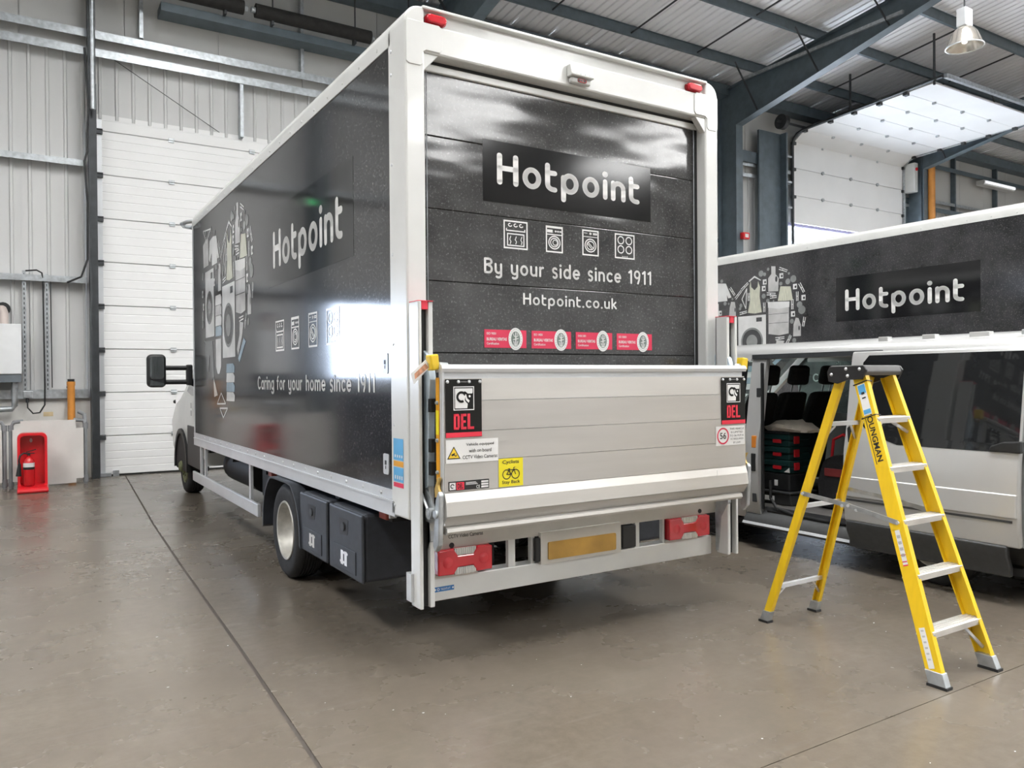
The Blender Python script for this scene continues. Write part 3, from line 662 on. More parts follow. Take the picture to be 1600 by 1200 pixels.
# ---- rear frame
def post_outline(f):
    r = 0.095; pts = [(f(X0), 0.79), (f(X0), ZT - r)]
    for i in range(1, 8):
        a = PI - PI / 2 * i / 7; pts.append((f(X0 + r + r * math.cos(a)), ZT - r + r * math.sin(a)))
    pts += [(f(X0 + 0.118), ZT), (f(X0 + 0.118), 0.79)]
    return pts
for s in (0, 1):
    f = (lambda x: x) if s == 0 else mx
    ps = MB().prism(post_outline(f), 'y', YR, YR + 0.235).build('rear_post', WHITE_PAINT, T, bevel=0.012)
    side = X0 if s == 0 else X1; out = -0.004 if s == 0 else 0.004
    for z in (3.38, 3.25, 2.75, 2.25, 1.75, 1.30, 0.85):
        MB().cyl((side, YR + 0.19, z), (side + out, YR + 0.19, z), 0.011, 0.007, 8).build('rivet', ALU, ps)
    # L-shaped corner plate and diagonal gusset
    pl = [(f(x), z) for x, z in ([(1.766, 3.27)] + [(1.766, 3.485), (1.775, 3.497), (1.965, 3.497), (1.985, 3.48), (1.985, 3.365), (1.970, 3.348), (1.885, 3.348), (1.866, 3.335), (1.866, 3.272), (1.850, 3.258), (1.785, 3.258)])]
    MB().prism(pl, 'y', YR - 0.005, YR + 0.004).build('corner_plate', WHITE_PAINT, ps, bevel=0.003)
    MB().prism([(f(1.874), 3.335), (f(1.874), 3.235), (f(1.965), 3.335)], 'y', YR + 0.008, YR + 0.055).build('gusset', WHITE_PAINT, ps, bevel=0.004)
hd = MB().box(X0 + 0.11, X1 - 0.11, YR + 0.002, YR + 0.16, 3.335, 3.497).build('header_beam', WHITE_PAINT, T, bevel=0.012)
MB().box(X0 + 0.115, X1 - 0.115, YR + 0.030, YR + 0.16, 3.495, 3.575).build('lamp_recess', WHITE_PAINT, hd)
MB().box(X0 + 0.105, X1 - 0.105, YR - 0.006, YR + 0.20, 3.572, 3.590).build('rain_lip', WHITE_PAINT, hd, bevel=0.005)
for x0, x1 in ((1.892, 2.012), (3.850, 3.975)):
    lm = MB().prism(rrect(x0, x1, 3.506, 3.552, 0.0225), 'y', YR - 0.012, YR + 0.032).build('marker_lamp', RED_LENS, hd, bevel=0.008, smooth=True)
    MB().prism(rrect(x0 - 0.006, x1 + 0.006, 3.500, 3.558, 0.028), 'y', YR + 0.012, YR + 0.031).build('lamp_bezel', DARKRED_LENS, lm)
MB().box(X0 + 0.118, X1 - 0.118, YR + 0.075, YR + 0.13, 3.272, 3.312).build('lintel_strip', WHITE_PAINT, hd, bevel=0.004)
MB().box(X0 + 0.118, X1 - 0.118, YR + 0.09, YR + 0.13, 3.312, 3.336).build('brush_seal', BLACK, hd)
# rear camera
cm = MB().prism([(YR - 0.055, 3.388), (YR - 0.055, 3.40), (YR - 0.04, 3.462), (YR + 0.0, 3.462), (YR + 0.0, 3.388)], 'x', 2.832, 3.005).build('camera_bracket', WHITE_PAINT, hd, bevel=0.006)
MB().box(2.845, 2.995, YR - 0.035, YR, 3.352, 3.385).build('camera_body', WHITE_PAINT, hd, bevel=0.010)
MB().prism(rrect(2.89, 2.955, 3.358, 3.380, 0.008), 'y', YR - 0.040, YR - 0.034).build('lens_strip', DARKRED_LENS, cm)
for k in range(3): MB().cyl((2.90 + 0.02 * k, YR - 0.042, 3.369), (2.90 + 0.02 * k, YR - 0.036, 3.369), 0.007, n=8).build('lens', BLACK, cm)
for k in range(4): MB().cyl((2.87 + 0.033 * k, YR - 0.056, 3.403), (2.87 + 0.033 * k, YR - 0.050, 3.403), 0.005, n=8).build('bolt', GALV, cm)
# ---- roller shutter
YS = 3.985
sd = MB().box(X0 + 0.118, X1 - 0.118, YS + 0.035, YS + 0.05, 0.90, 3.33).build('shutter_door', CHASSIS, T)
zs = [3.326 - 0.4062 * k for k in range(7)]
for a, b in zip(zs, zs[1:]):
    MB().box(1.885, 3.985, YS, YS + 0.03, b + 0.0015, a - 0.0015).build('shutter_panel', SLATE_REAR, sd, bevel=0.004)
for x0, x1 in ((X0 + 0.118, 1.883), (3.987, X1 - 0.118)):
    MB().box(x0, x1, YS - 0.01, YS + 0.02, 0.90, 3.33).build('shutter_track', BLACK, sd)
MB().cyl((1.925, YS - 0.012, 0.95), (1.925, YS - 0.012, 3.28), 0.003, n=6).cyl((3.975, YS - 0.012, 0.95), (3.975, YS - 0.012, 3.28), 0.003, n=6).build('lift_cable', GALV, sd)
F = rear(YS)
Decal(F, 0.0012).rect(2.291, 2.593, 3.586, 2.955).build('logo_patch', LOGO_BLACK, sd)
strokes(Decal(F, 0.0024), 'Hotpoint', 2.386, 2.700, 3.488, 0.188, w=0.165, gap=0.125).build('brand_lettering', LETTER, sd)
stroke_words(F, 0.0024, 'By your side since 1911', 2.293, 2.170, 3.588, 0.093, 'slogan_word', LETTER, sd, 0.15, 0.14)
strokes(Decal(F, 0.0024), 'Hotpoint.co.uk', 2.563, 1.997, 3.288, 0.072, w=0.15, gap=0.15).build('address_lettering', LETTER, sd)
def appliance_icons(fr, boxes, parent, m, d, t):
    """four outline pictograms: cooker, washing machine, tumble dryer, hob; boxes (u0,v0,u1,v1)"""
    u0, v0, u1, v1 = boxes[0]; w = u1 - u0; h = v1 - v0; D = Decal(fr, d)
    D.frame(u0, v0, u1, v1, t); D.frame(u0+w*.14, v0+h*.10, u1-w*.14, v0+h*.55, t*.8)
    D.line([(u0+w*.12, v0+h*.70), (u0+w*.12, v0+h*.64), (u1-w*.12, v0+h*.64), (u1-w*.12, v0+h*.70)], t*.8)
    for k in range(3):
        c = u0 + w*(.27 + .23*k); D.ring(c, v0+h*.84, w*.09, h*.07, t*.7, 12, math.radians(80), math.radians(350))
        D.line([(c, v0+h*.18), (c+w*.03, v0+h*.26), (c-w*.02, v0+h*.33), (c+w*.02, v0+h*.44)], t*.6)
    D.build('cooker_icon', m, parent)
    u0, v0, u1, v1 = boxes[1]; w = u1 - u0; h = v1 - v0; D = Decal(fr, d)
    D.frame(u0, v0, u1, v1, t); D.rect(u0, v1-h*.08, u1, v1-h*.05); D.rect(u0, v0+h*.66, u1, v0+h*.70)
    D.rect(u0+w*.08, v0+h*.75, u0+w*.40, v0+h*.86)
    for k in range(3): D.ring(u0+w*(.58+.14*k), v0+h*.81, w*.06, h*.035, t*.5, 10)
    c, e = u0+w*.5, v0+h*.38; D.ring(c, e, w*.36, h*.26, t*.8); D.ring(c, e, w*.25, h*.18, t*.7); D.ring(c+w*.04, e, w*.15, h*.11, t*.5)
    D.build('washer_icon', m, parent)
    u0, v0, u1, v1 = boxes[2]; w = u1 - u0; h = v1 - v0; D = Decal(fr, d)
    D.frame(u0, v0, u1, v1, t); D.rect(u0+w*.10, v0+h*.86, u0+w*.32, v0+h*.88); D.ring(u0+w*.50, v0+h*.86, w*.07, h*.045, t*.6, 12)
    D.frame(u0+w*.66, v0+h*.82, u0+w*.90, v0+h*.90, t*.6); D.rect(u0+w*.08, v0+h*.72, u1-w*.08, v0+h*.745)
    c, e = u0+w*.5, v0+h*.40; D.ring(c, e, w*.36, h*.27, t*.8); D.ring(c, e, w*.25, h*.185, t*.7)
    D.line([(c-w*.12, e+h*.10), (c+w*.14, e-h*.08)], t*.6); D.line([(c-w*.17, e+h*.05), (c+w*.06, e-h*.12)], t*.6)
    D.build('dryer_icon', m, parent)
    u0, v0, u1, v1 = boxes[3]; w = u1 - u0; h = v1 - v0; D = Decal(fr, d)
    D.frame(u0, v0, u1, v1, t)
    for a in (.30, .71):
        for b in (.37, .74): D.ring(u0+w*a, v0+h*b, w*.17, h*.17, t*.8, 18)
    for k in range(4): D.ell(u0+w*(.38+.08*k), v0+h*.09, w*.022, h*.022, 8)
    D.build('hob_icon', m, parent)
appliance_icons(F, [(2.429, 2.327, 2.599, 2.496), (2.732, 2.328, 2.860, 2.491), (3.011, 2.330, 3.142, 2.493), (3.275, 2.331, 3.442, 2.493)], sd, LETTER, 0.0024, 0.009)
for (u0, u1), head in zip(((2.291, 2.584), (2.622, 2.918), (2.954, 3.247), (3.285, 3.588)), ('ISO 9001', 'ISO 14001', 'OHSAS 18001', 'ISO 50001')):
    bdg = Decal(F, 0.0024).rect(u0, 1.735, u1, 1.842).build('certificate_badge', PINK_RED, sd)
    D = Decal(F, 0.0036); w = u1 - u0
    sans(D, head, u0+w*.055, 1.812, u0+w*.27, 1.826, 0.01); sans(D, 'BUREAU VERITAS', u0+w*.055, 1.777, u0+w*.525, 1.795, 0.02); sans(D, 'Certification', u0+w*.055, 1.753, u0+w*.34, 1.767, 0.01)
    D.ell(u0+w*.735, 1.789, w*.172, 0.067, 28); D.build('badge_lettering', LETTER, bdg)
    D = Decal(F, 0.0046); c = u0+w*.735; D.ell(c, 1.789, w*.108, 0.045, 24)
    for k in range(22):
        a = 2*PI*k/22; D.ell(c + w*.14*math.cos(a), 1.789 + .057*math.sin(a), .0022, .0022, 6)
    D.build('badge_oval', mat('grey_green_print', (0.17, 0.21, 0.19), 0.4), bdg)
    D = Decal(F, 0.0056)
    D.line([(c, 1.75), (c, 1.826)], .007).line([(c-.018, 1.785), (c+.018, 1.792)], .005).line([(c-.016, 1.82), (c-.012, 1.806), (c, 1.80)], .004).line([(c+.012, 1.824), (c+.016, 1.808), (c, 1.80)], .004)
    D.line([(c-.015, 1.775), (c-.010, 1.760)], .005).line([(c+.014, 1.776), (c+.010, 1.760)], .005).line([(c-.014, 1.753), (c+.014, 1.753)], .004)
    D.build('badge_figure', LETTER, bdg)
# ---- side lettering and the heart collage
def side_print(fr, parent, sgn):
    """u = sgn * distance forward; lettering always reads left to right"""
    Y = lambda y: sgn * y
    def span(ya, yb): return (Y(ya), Y(yb)) if sgn < 0 else (Y(yb), Y(ya))
    d1, d2, d3, d4 = 0.0012, 0.0022, 0.0032, 0.0042
    a, b = span(6.70, 4.70); Decal(fr, d1).rect(a, 2.33, b, 2.955).build('logo_patch', LOGO_BLACK_SIDE, parent)
    a, b = span(6.552, 4.893); strokes(Decal(fr, d2), 'Hotpoint', a, 2.472, b, 0.305, w=0.165, gap=0.125).build('brand_lettering', LETTER, parent)
    a, b = span(7.095, 4.366); stroke_words(fr, d2, 'Caring for your home since 1911', a, 1.475, b, 0.118, 'slogan_word', LETTER, parent, 0.15, 0.13)
    bx = []
    for ya, yb in ((6.50, 6.25), (6.058, 5.854), (5.625, 5.426), (5.233, 4.972)):
        a, b = span(ya, yb); bx.append((a, 1.79, b, 2.038))
    if sgn > 0: bx = bx[::-1]; bx = [bx[3], bx[2], bx[1], bx[0]]
    appliance_icons(fr, bx, parent, LETTER, d2, 0.013)
    def poly(name, pts, m, d=d2): return Decal(fr, d).poly([(Y(p[0]), p[1]) for p in pts]).build(name, m, parent)
    poly('bottle_print', [(7.84,3.27),(7.76,3.26),(7.76,3.14),(7.70,3.07),(7.71,2.87),(7.90,2.88),(7.90,3.09),(7.84,3.15)], PRINT_GREY)
    for a, b, c, e in ((7.745, 3.06, .022, .045), (8.575, 2.65, .013, .035), (7.33, 2.28, .013, .035)): Decal(fr, d3).ell(Y(a), b, c, e).build('bottle_handle_print', PRINT_DARK, parent)
    poly('hanger_print', [(8.29,3.09),(8.17,3.16),(8.04,3.08),(8.05,3.07),(8.17,3.13),(8.28,3.07)], PRINT_LIGHT)
    poly('dress_print', [(8.25,3.09),(8.235,2.985),(8.17,2.93),(8.11,2.98),(8.10,3.07),(8.06,2.97),(8.07,2.82),(8.03,2.57),(8.17,2.56),(8.31,2.58),(8.26,2.79),(8.27,3.0)], PRINT_CREAM)
    poly('shorts_print', [(7.67,2.94),(7.48,2.92),(7.44,2.71),(7.59,2.71),(7.72,2.72)], PRINT_CREAM)
    poly('basket_print', [(7.90,2.68),(7.51,2.66),(7.52,2.21),(7.70,2.19),(7.90,2.22)], PRINT_GREY)
    poly('basket_lining_print', [(7.91,2.72),(7.50,2.695),(7.505,2.61),(7.71,2.60),(7.905,2.63)], PRINT_LIGHT, d3)
    D = Decal(fr, d3)
    for z in (2.52, 2.38): D.rect(Y(7.895), z, Y(7.525), z + .006)
    D.build('basket_band_print', PRINT_DARK, parent)
    poly('bottle_print', [(8.66,2.79),(8.58,2.78),(8.56,2.67),(8.56,2.50),(8.71,2.50),(8.69,2.69)], PRINT_GREY)
    poly('bottle_print', [(7.39,2.44),(7.34,2.43),(7.30,2.33),(7.30,2.16),(7.44,2.16),(7.43,2.34)], PRINT_GREY)
    poly('shirt_print', [(9.12,3.10),(8.94,3.12),(8.77,3.10),(8.65,2.86),(8.72,2.85),(8.75,2.91),(8.74,2.81),(9.02,2.81),(9.02,2.95),(9.12,2.86),(9.18,2.90)], PRINT_LIGHT)
    for ya, z0, wd, ht in ((8.51, 1.79, .56, .74), (9.39, 2.04, .46, .74)):
        poly('washing_machine_print', [(ya, z0), (ya-wd, z0), (ya-wd, z0+ht), (ya, z0+ht)], PRINT_LIGHT)
        Decal(fr, d3).ell(Y(ya-wd*.5), z0+ht*.44, wd*.36, wd*.36, 28).rect(Y(ya-wd*.66), z0+ht*.86, Y(ya-wd*.86), z0+ht*.95).build('machine_door_print', PRINT_DARK, parent)
        D = Decal(fr, d4); D.ell(Y(ya-wd*.5), z0+ht*.44, wd*.20, wd*.20, 22); D.ring(Y(ya-wd*.5), z0+ht*.44, wd*.40, wd*.40, .03, 30); D.build('machine_glass_print', PRINT_BUBBLE, parent)
    for k, m in enumerate((PRINT_BLUE, PRINT_LIGHT, PRINT_BLUE, PRINT_LIGHT)):
        z = 1.73 - .095 * (k + 1); Decal(fr, d2).poly([(Y(8.36), z), (Y(8.0), z), (Y(7.985), z+.06), (Y(8.05), z+.092), (Y(8.34), z+.092)]).build('towel_print', m, parent)
    for k, m in enumerate((PRINT_LIGHT, PRINT_GREY, PRINT_LIGHT, PRINT_BLUE)):
        z = 2.47 - .11 * (k + 1); Decal(fr, d2).poly([(Y(8.86), z), (Y(8.56), z), (Y(8.55), z+.07), (Y(8.60), z+.105), (Y(8.85), z+.105)]).build('towel_print', m, parent)
    poly('glass_print', [(8.86,2.00),(8.58,2.00),(8.60,1.70),(8.68,1.63),(8.78,1.63),(8.85,1.70)], PRINT_LIGHT)
    poly('jumper_print', [(9.50,3.10),(9.30,3.15),(9.20,3.13),(9.20,2.84),(9.48,2.84)], PRINT_GREY)
    poly('jeans_print', [(9.50,2.00),(9.02,1.99),(8.95,1.60),(9.05,1.56),(9.18,1.85),(9.25,1.66),(9.36,1.66)], mat('denim_print', (0.13, 0.14, 0.15), 0.09, var=0.2, spec=0.75))
    poly('iron_print', [(9.0,1.60),(8.96,1.38),(8.78,1.40),(8.90,1.52)], PRINT_LIGHT)
    poly('brush_print', [(7.83,1.77),(7.60,1.96),(7.52,1.92),(7.78,1.73)], PRINT_BLUE)
    poly('sock_print', [(7.75,2.12),(7.60,2.10),(7.66,1.98),(7.82,1.80),(7.88,1.86),(7.76,2.0)], PRINT_GREY)
    for y, z, r in [(8.04,3.18,.05),(7.97,3.16,.03),(7.9,3.23,.025),(7.43,3.03,.055),(7.53,3.0,.045),(7.51,3.12,.02),(7.66,2.98,.03),(7.99,2.82,.04),(7.91,2.74,.035),(7.8,2.73,.015),(7.32,2.63,.05),(7.28,2.55,.065),(7.46,2.39,.037),(7.5,2.15,.034),(7.42,2.1,.037),(8.79,2.77,.034),(8.71,2.76,.02),(8.63,2.83,.022),(8.45,2.71,.033),(8.47,2.66,.025),(8.86,3.15,.03),(9.35,3.22,.04),(9.46,1.98,.04),(9.55,2.2,.05),(9.52,2.75,.045),(9.05,3.22,.03)]:
        Decal(fr, d2).ell(Y(y), z, r, r, 14).build('bubble_print', PRINT_BUBBLE, parent)
    for y, z in [(7.65,3.1),(7.97,3.04),(7.99,2.94),(7.4,2.91),(7.25,2.73),(7.44,2.5),(9.55,2.55),(9.5,2.4),(8.9,2.62)]:
        Decal(fr, d2).rect(Y(y)-.036, z-.04, Y(y)+.036, z+.04).build('powder_box_print', PRINT_LIGHT, parent)
        Decal(fr, d3).ell(Y(y)-sgn*.01, z-.005, .018, .02, 10).build('powder_dot_print', PRINT_DARK, parent)
    for a, b, c, e in [(7.69,3.22,7.54,3.16),(7.93,2.85,7.76,2.83),(7.87,2.79,7.74,2.79),(8.68,3.02,8.58,2.89),(8.44,2.96,8.3,3.06),(8.57,2.83,8.44,2.95),(8.29,2.9,8.29,2.77),(7.98,2.72,7.98,2.57),(8.48,2.58,8.33,2.6),(7.45,2.72,7.45,2.57),(7.36,2.83,7.36,2.69),(7.32,2.95,7.24,2.81),(7.23,2.44,7.26,2.3),(7.77,2.14,7.6,2.15),(9.55,2.35,9.55,2.22),(9.44,2.0,9.40,1.86),(7.56,2.05,7.48,2.18)]:
        L = math.hypot(c-a, e-b); px, pz = -(e-b)/L*.016, (c-a)/L*.016
        Decal(fr, d2).line([(Y(a+px), b+pz), (Y(c+px*.8), e+pz*.8)], .013, False).line([(Y(a-px), b-pz), (Y(c-px*.8), e-pz*.8)], .013, False).rect(min(Y(a),Y(c))+abs(c-a)*.4-.006, (b+e)/2-.006, min(Y(a),Y(c))+abs(c-a)*.4+.012, (b+e)/2+.006).build('peg_print', PRINT_LIGHT, parent)
    for t in ([(8.81,1.309),(8.40,1.319),(8.61,1.428)], [(8.68,1.265),(8.315,1.275),(8.516,1.17)], [(9.48,3.26),(9.08,3.223),(9.30,3.10)], [(8.33,2.97),(8.43,2.81),(8.35,2.65)]):
        Decal(fr, d2).line([(Y(p[0]), p[1]) for p in t + t[:1]], .016).build('triangle_print', PRINT_LIGHT, parent)
side_print(left(X0 + 0.006), lp, -1)
side_print(right(X1 - 0.006), rp, 1)
# plates on the side panel near the rear and label strip on the corner post
for z0, z1 in ((1.585, 1.704), (1.009, 1.127)):
    h = MB().prism(rrect(-4.247, -4.170, z0, z1, 0.012, 3), 'z', 0, 0.004)
    h.v = [(X0 + 0.006 - v[2], -v[0], v[1]) for v in h.v]; ho = h.build('latch_plate', ALU, lp)
    Decal(left(X0 + 0.002), 0.0015).rect(-4.222, z0 + .055, -4.196, z0 + .08).rect(-4.215, z0 + .03, -4.203, z0 + .05).build('latch_hole', BLACK, ho)
pl_ = Decal(left(X0), 0.0015); lab = pl_.rect(-4.09, 1.105, -3.955, 1.225).build('load_label', SKY_BLUE, T)
Decal(left(X0), 0.0015).rect(-4.09, 0.985, -3.955, 1.065).build('label_panel', SKY_BLUE, lab)
Decal(left(X0), 0.0015).rect(-4.09, 1.07, -3.955, 1.10).build('label_band', ORANGE, lab)
Decal(left(X0), 0.0015).rect(-4.09, 0.955, -3.955, 0.98).build('label_band', PINK_RED, lab)
D = Decal(left(X0), 0.0028)
for k in range(4): D.rect(-4.07 + .03*k, 1.12, -4.055 + .03*k, 1.135); D.rect(-4.07 + .03*k, 1.0, -4.055 + .03*k, 1.02)
D.build('label_marks', STICKER_WHITE, lab)
# ---- tail lift: guide columns
for s in (0, 1):
    f = (lambda x: x) if s == 0 else mx
    def bx(a, b, *r): return (min(f(a), f(b)), max(f(a), f(b))) + r
    cl = MB().box(*bx(1.752, 1.772, 3.735, 3.850, 0.345, 1.962)).box(*bx(1.772, 1.842, 3.835, 3.850, 0.345, 1.962)).box(*bx(1.815, 1.842, 3.745, 3.850, 0.345, 1.962)).build('lift_column', WHITE_PAINT, T, bevel=0.005)
    MB().box(*bx(1.772, 1.815, 3.775, 3.835, 0.35, 1.94)).build('column_slot', BLACK, cl)
    MB().box(*bx(1.753, 1.841, 3.737, 3.850, 1.962, 1.966)).box(*bx(1.776, 1.811, 3.742, 3.775, 1.92, 1.962)).build('column_cap', RED_FLAG, cl)
    MB().box(*bx(1.735, 1.760, 3.815, 3.875, 0.37, 0.52)).build('foot_bracket', ALU, cl)
    # carriage that rides in the column
    cg = MB().prism([(3.86, 0.93), (3.735, 0.99), (3.72, 1.40), (3.70, 1.55), (3.74, 1.68), (3.83, 1.74), (3.86, 1.70)], 'x', *bx(1.800, 1.838)).build('lift_carriage', GALV_REFLECT, T, bevel=0.003)
    for z in (1.38, 1.17, 1.05):
        MB().box(*bx(1.80, 1.842, 3.69, 3.725, z, z + .07)).build('carriage_pad', BLACK, cg)
# ---- tail lift platform: extruded planks
YP = 3.6; PX0, PX1 = 1.826, 4.052
tl = MB().prism([(YP + 0.012, 0.80), (YP + 0.012, 1.60), (YP + 0.068, 1.60), (YP + 0.068, 0.93), (YP + 0.068, 0.80)], 'x', PX0 + 0.01, PX1 - 0.01).build('tail_lift', ALU, T)
prof = [(1.557, 0.002), (1.440, -0.004), (1.280, -0.0055), (1.125, -0.006), (0.967, -0.007)]
for i_, ((z1, o1), (z0, o0)) in enumerate(zip(prof, prof[1:])):
    MB().prism([(YP + o1, z1 - .0012), (YP + o0 + .0012, z0 + .0012), (YP + 0.02, z0 + .0012), (YP + 0.02, z1 - .0012)], 'x', PX0, PX1).build('plank', (ALU_PLANK, ALU_PLANK_SHADE)[i_ > 0], tl)
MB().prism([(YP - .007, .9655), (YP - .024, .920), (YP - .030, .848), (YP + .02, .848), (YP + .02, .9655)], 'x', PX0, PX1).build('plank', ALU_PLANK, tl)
MB().prism([(YP - .030, .8465), (YP + .012, .790), (YP + .05, .790), (YP + .05, .8465)], 'x', PX0, PX1).build('plank', ALU_PLANK_SHADE, tl)
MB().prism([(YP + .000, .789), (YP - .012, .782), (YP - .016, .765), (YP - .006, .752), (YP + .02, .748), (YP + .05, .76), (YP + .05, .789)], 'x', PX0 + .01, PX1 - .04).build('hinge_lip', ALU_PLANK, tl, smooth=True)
MB().prism([(YP - .004, 1.588), (YP - .010, 1.606), (YP - .004, 1.622), (YP + .015, 1.628), (YP + .06, 1.628), (YP + .06, 1.588)], 'x', PX0 - .01, PX1 + .012).build('top_edge', ALU, tl, smooth=True)
MB().box(PX0, PX1, YP + .022, YP + .05, 1.557, 1.588).build('top_groove', ALU, tl)
# left end: amber reflective strip with studs
MB().box(PX0 - .006, PX0 + .004, YP - .002, YP + .03, 0.80, 1.60).build('end_rail', ALU, tl)
es = MB().box(PX0 - .009, PX0 - .001, YP + .031, YP + .068, 0.98, 1.56).build('amber_strip', ORANGE, tl)
MB().box(PX0 - .011, PX0 - .0095, YP + .034, YP + .066, 1.265, 1.39).build('warning_tag', STICKER_YELLOW, es)
for z in (1.43, 1.235, 1.07):
    MB().cyl((PX0 - .009, YP + .05, z), (PX0 - .02, YP + .05, z), .012, .008, 10).build('stud', GALV, es)
# flags, hung from four domed studs, with emblem and lettering
def ram_flag(u0, u1, z0, z1, label):
    fl2 = MB().box(u0, u1, YP - .010, YP - .006, z0, z1).build('rubber_flag', FLAG_BLACK, tl)
    w = u1 - u0; h = z1 - z0; fr = rear(YP - .010)
    Decal(fr, .0012).poly([(u0, z0), (u1, z0 + .002), (u1, z0 + h*.085), (u0, z0 + h*.085)]).build('flag_band', RED_FLAG, fl2)
    for k in range(4):
        c = u0 + w*(.05 + .30*k); MB().lathe([(.0001, .008), (.006, .007), (.009, .002), (.009, 0)], (c, YP - .010, z1 - h*.045), (0, -1, 0), 12).build('stud', ALU, fl2, smooth=True)
    a, b = u0 + w*.21, u0 + w*.785; c0, c1 = z0 + h*.465, z0 + h*.875
    Decal(fr, .0012).frame(a, c0, b, c1, .0045).build('emblem_frame', LETTER, fl2)
    a2, b2, e0, e1 = a + .009, b - .009, c0 + .010, c1 - .010; W = b2 - a2; H = e1 - e0
    Decal(fr, .0012).poly([(a2, e0), (a2 + W*.69, e0), (a2 + W*.72, e0 + H*.22), (a2 + W*.63, e0 + H*.30), (a2 + W*.55, e0 + H*.40), (a2 + W*.60, e0 + H*.62), (a2 + W*.72, e0 + H*.74), (a2 + W*.97, e0 + H*.74), (b2, e0 + H*.80), (b2, e1), (a2, e1)]).build('emblem_ground', LETTER, fl2)
    D = Decal(fr, .0022)
    D.ring(a2 + W*.36, e0 + H*.57, W*.29, H*.29, W*.12, 24, math.radians(20), math.radians(300))
    D.line([(a2 + W*.55, e0 + H*.77), (a2 + W*.70, e0 + H*.66), (a2 + W*.85, e0 + H*.62)], W*.16)
    D.build('emblem_horn', FLAG_BLACK, fl2)
    D = Decal(fr, .0030); D.ell(a2 + W*.82, e0 + H*.60, W*.06, W*.06, 12)
    D.poly([(a2 + W*.56, e0 + H*.70), (a2 + W*.62, e0 + H*.70), (a2 + W*.68, e0 + H*.50), (a2 + W*.82, e0 + H*.38), (a2 + W*.76, e0 + H*.27), (a2 + W*.60, e0 + H*.42)])
    D.build('emblem_face', LETTER, fl2)
    D = Decal(fr, .0022); L0, L1 = z0 + h*.135, z0 + h*.405; hh = L1 - L0; x = a; t = W*.13
    ww = (b - a) / 3.1
    # D
    D.rect(x, L0, x + t, L1).poly([(x, L1), (x, L1 - t*.9), (x + ww*.55, L1 - t*.9), (x + ww*.9, L1 - t*1.2), (x + ww*.75, L1)])
    D.poly([(x, L0), (x + ww*.75, L0), (x + ww*.9, L0 + t*1.2), (x + ww*.55, L0 + t*.9), (x, L0 + t*.9)]).rect(x + ww*.9 - t, L0 + t*.8, x + ww*.9, L1 - t*.8)
    # E
    x = a + ww * 1.05; D.rect(x, L0, x + t*1.1, L1).rect(x, L1 - t, x + ww*.85, L1).rect(x, L0, x + ww*.85, L0 + t).rect(x, (L0+L1)/2 - t*.45, x + ww*.75, (L0+L1)/2 + t*.45)
    # L
    x = a + ww * 2.05; D.rect(x, L0, x + t*1.2, L1).rect(x, L0, x + ww*1.0, L0 + t)
    D.build('flag_lettering', RED_FLAG, fl2)
    D = Decal(fr, .0014); sans(D, 'UNIVERSAL', u0 + w*.40, z1 - h*.055, u0 + w*.60, z1 - h*.035); D.build('flag_print', PRINT_GREY, fl2)
ram_flag(1.834, 2.046, 1.250, 1.551, 0)
ram_flag(3.828, 4.046, 1.245, 1.549, 1)
FP = rear(YP - .0066)
st = Decal(FP).rect(1.834, 1.117, 2.146, 1.238).build('camera_notice', STICKER_WHITE, tl)
D = Decal(FP, .0028)
for t, a, b, z in (('Vehicle equipped', 1.952, 2.118, 1.203), ('with on board', 1.968, 2.103, 1.172), ('CCTV Video Cameras', 1.930, 2.140, 1.139)): sans(D, t, a, z - .003, b, z + .016, .006)
D.poly([(1.840, 1.140), (1.918, 1.140), (1.879, 1.205)]).build('notice_lettering', INK, st)
Decal(FP, .0036).poly([(1.848, 1.1445), (1.910, 1.1445), (1.879, 1.196)]).build('notice_triangle', YELLOW_PLASTIC, st)
Decal(FP, .0044).poly([(1.863, 1.163), (1.885, 1.172), (1.882, 1.160), (1.868, 1.155)]).line([(1.882, 1.16), (1.890, 1.154), (1.894, 1.160)], .004).build('notice_camera', INK, st)
st = Decal(FP).rect(2.148, 0.973, 2.302, 1.124).build('cyclist_notice', STICKER_YELLOW, tl)
D = Decal(FP, .0028); sans(D, 'Cyclists', 2.172, 1.090, 2.275, 1.115, .012); sans(D, 'Stay Back', 2.168, .983, 2.282, 1.006, .012)
D.ring(2.197, 1.038, .027, .027, .005, 20).ring(2.253, 1.038, .027, .027, .005, 20)
for pts in ([(2.197, 1.038), (2.214, 1.062), (2.243, 1.062), (2.222, 1.036), (2.197, 1.038)], [(2.222, 1.036), (2.212, 1.066)], [(2.253, 1.038), (2.241, 1.072), (2.248, 1.074)], [(2.206, 1.067), (2.218, 1.067)]): D.line(pts, .0045)
D.build('cyclist_print', INK, st)
st = Decal(FP).rect(1.847, .976, 2.088, 1.024).build('maker_plate', INK, tl)
Decal(FP, .0028).rect(1.893, .980, 1.938, 1.018).build('maker_red', RED_FLAG, st)
D = Decal(FP, .0028).rect(1.853, .981, 1.888, 1.018); D2_ = D
for k in range(3): D.rect(2.040, .981 + .0135*k, 2.083, .9905 + .0135*k)
for k in range(3): D.rect(1.948, 1.002 + .0055*k, 2.020 - .006*k, 1.0045 + .0055*k)
sans(D, 'CE', 2.010, .980, 2.032, .996, .01); D.build('maker_print', LETTER, st)
sans(Decal(FP, .0036), 'DEL', 1.899, .985, 1.932, 1.012, .02).build('maker_lettering', INK, st)
Decal(FP, .0036).ring(1.869, 1.0, .012, .012, .005, 14, 0.3, 5.2).build('maker_emblem', INK, st)
st = Decal(FP).rect(3.776, 1.108, 4.043, 1.233).build('speed_notice', STICKER_WHITE, tl)
Decal(FP, .0028).ring(3.840, 1.170, .054, .054, .010, 32).build('speed_ring', PINK_RED, st)
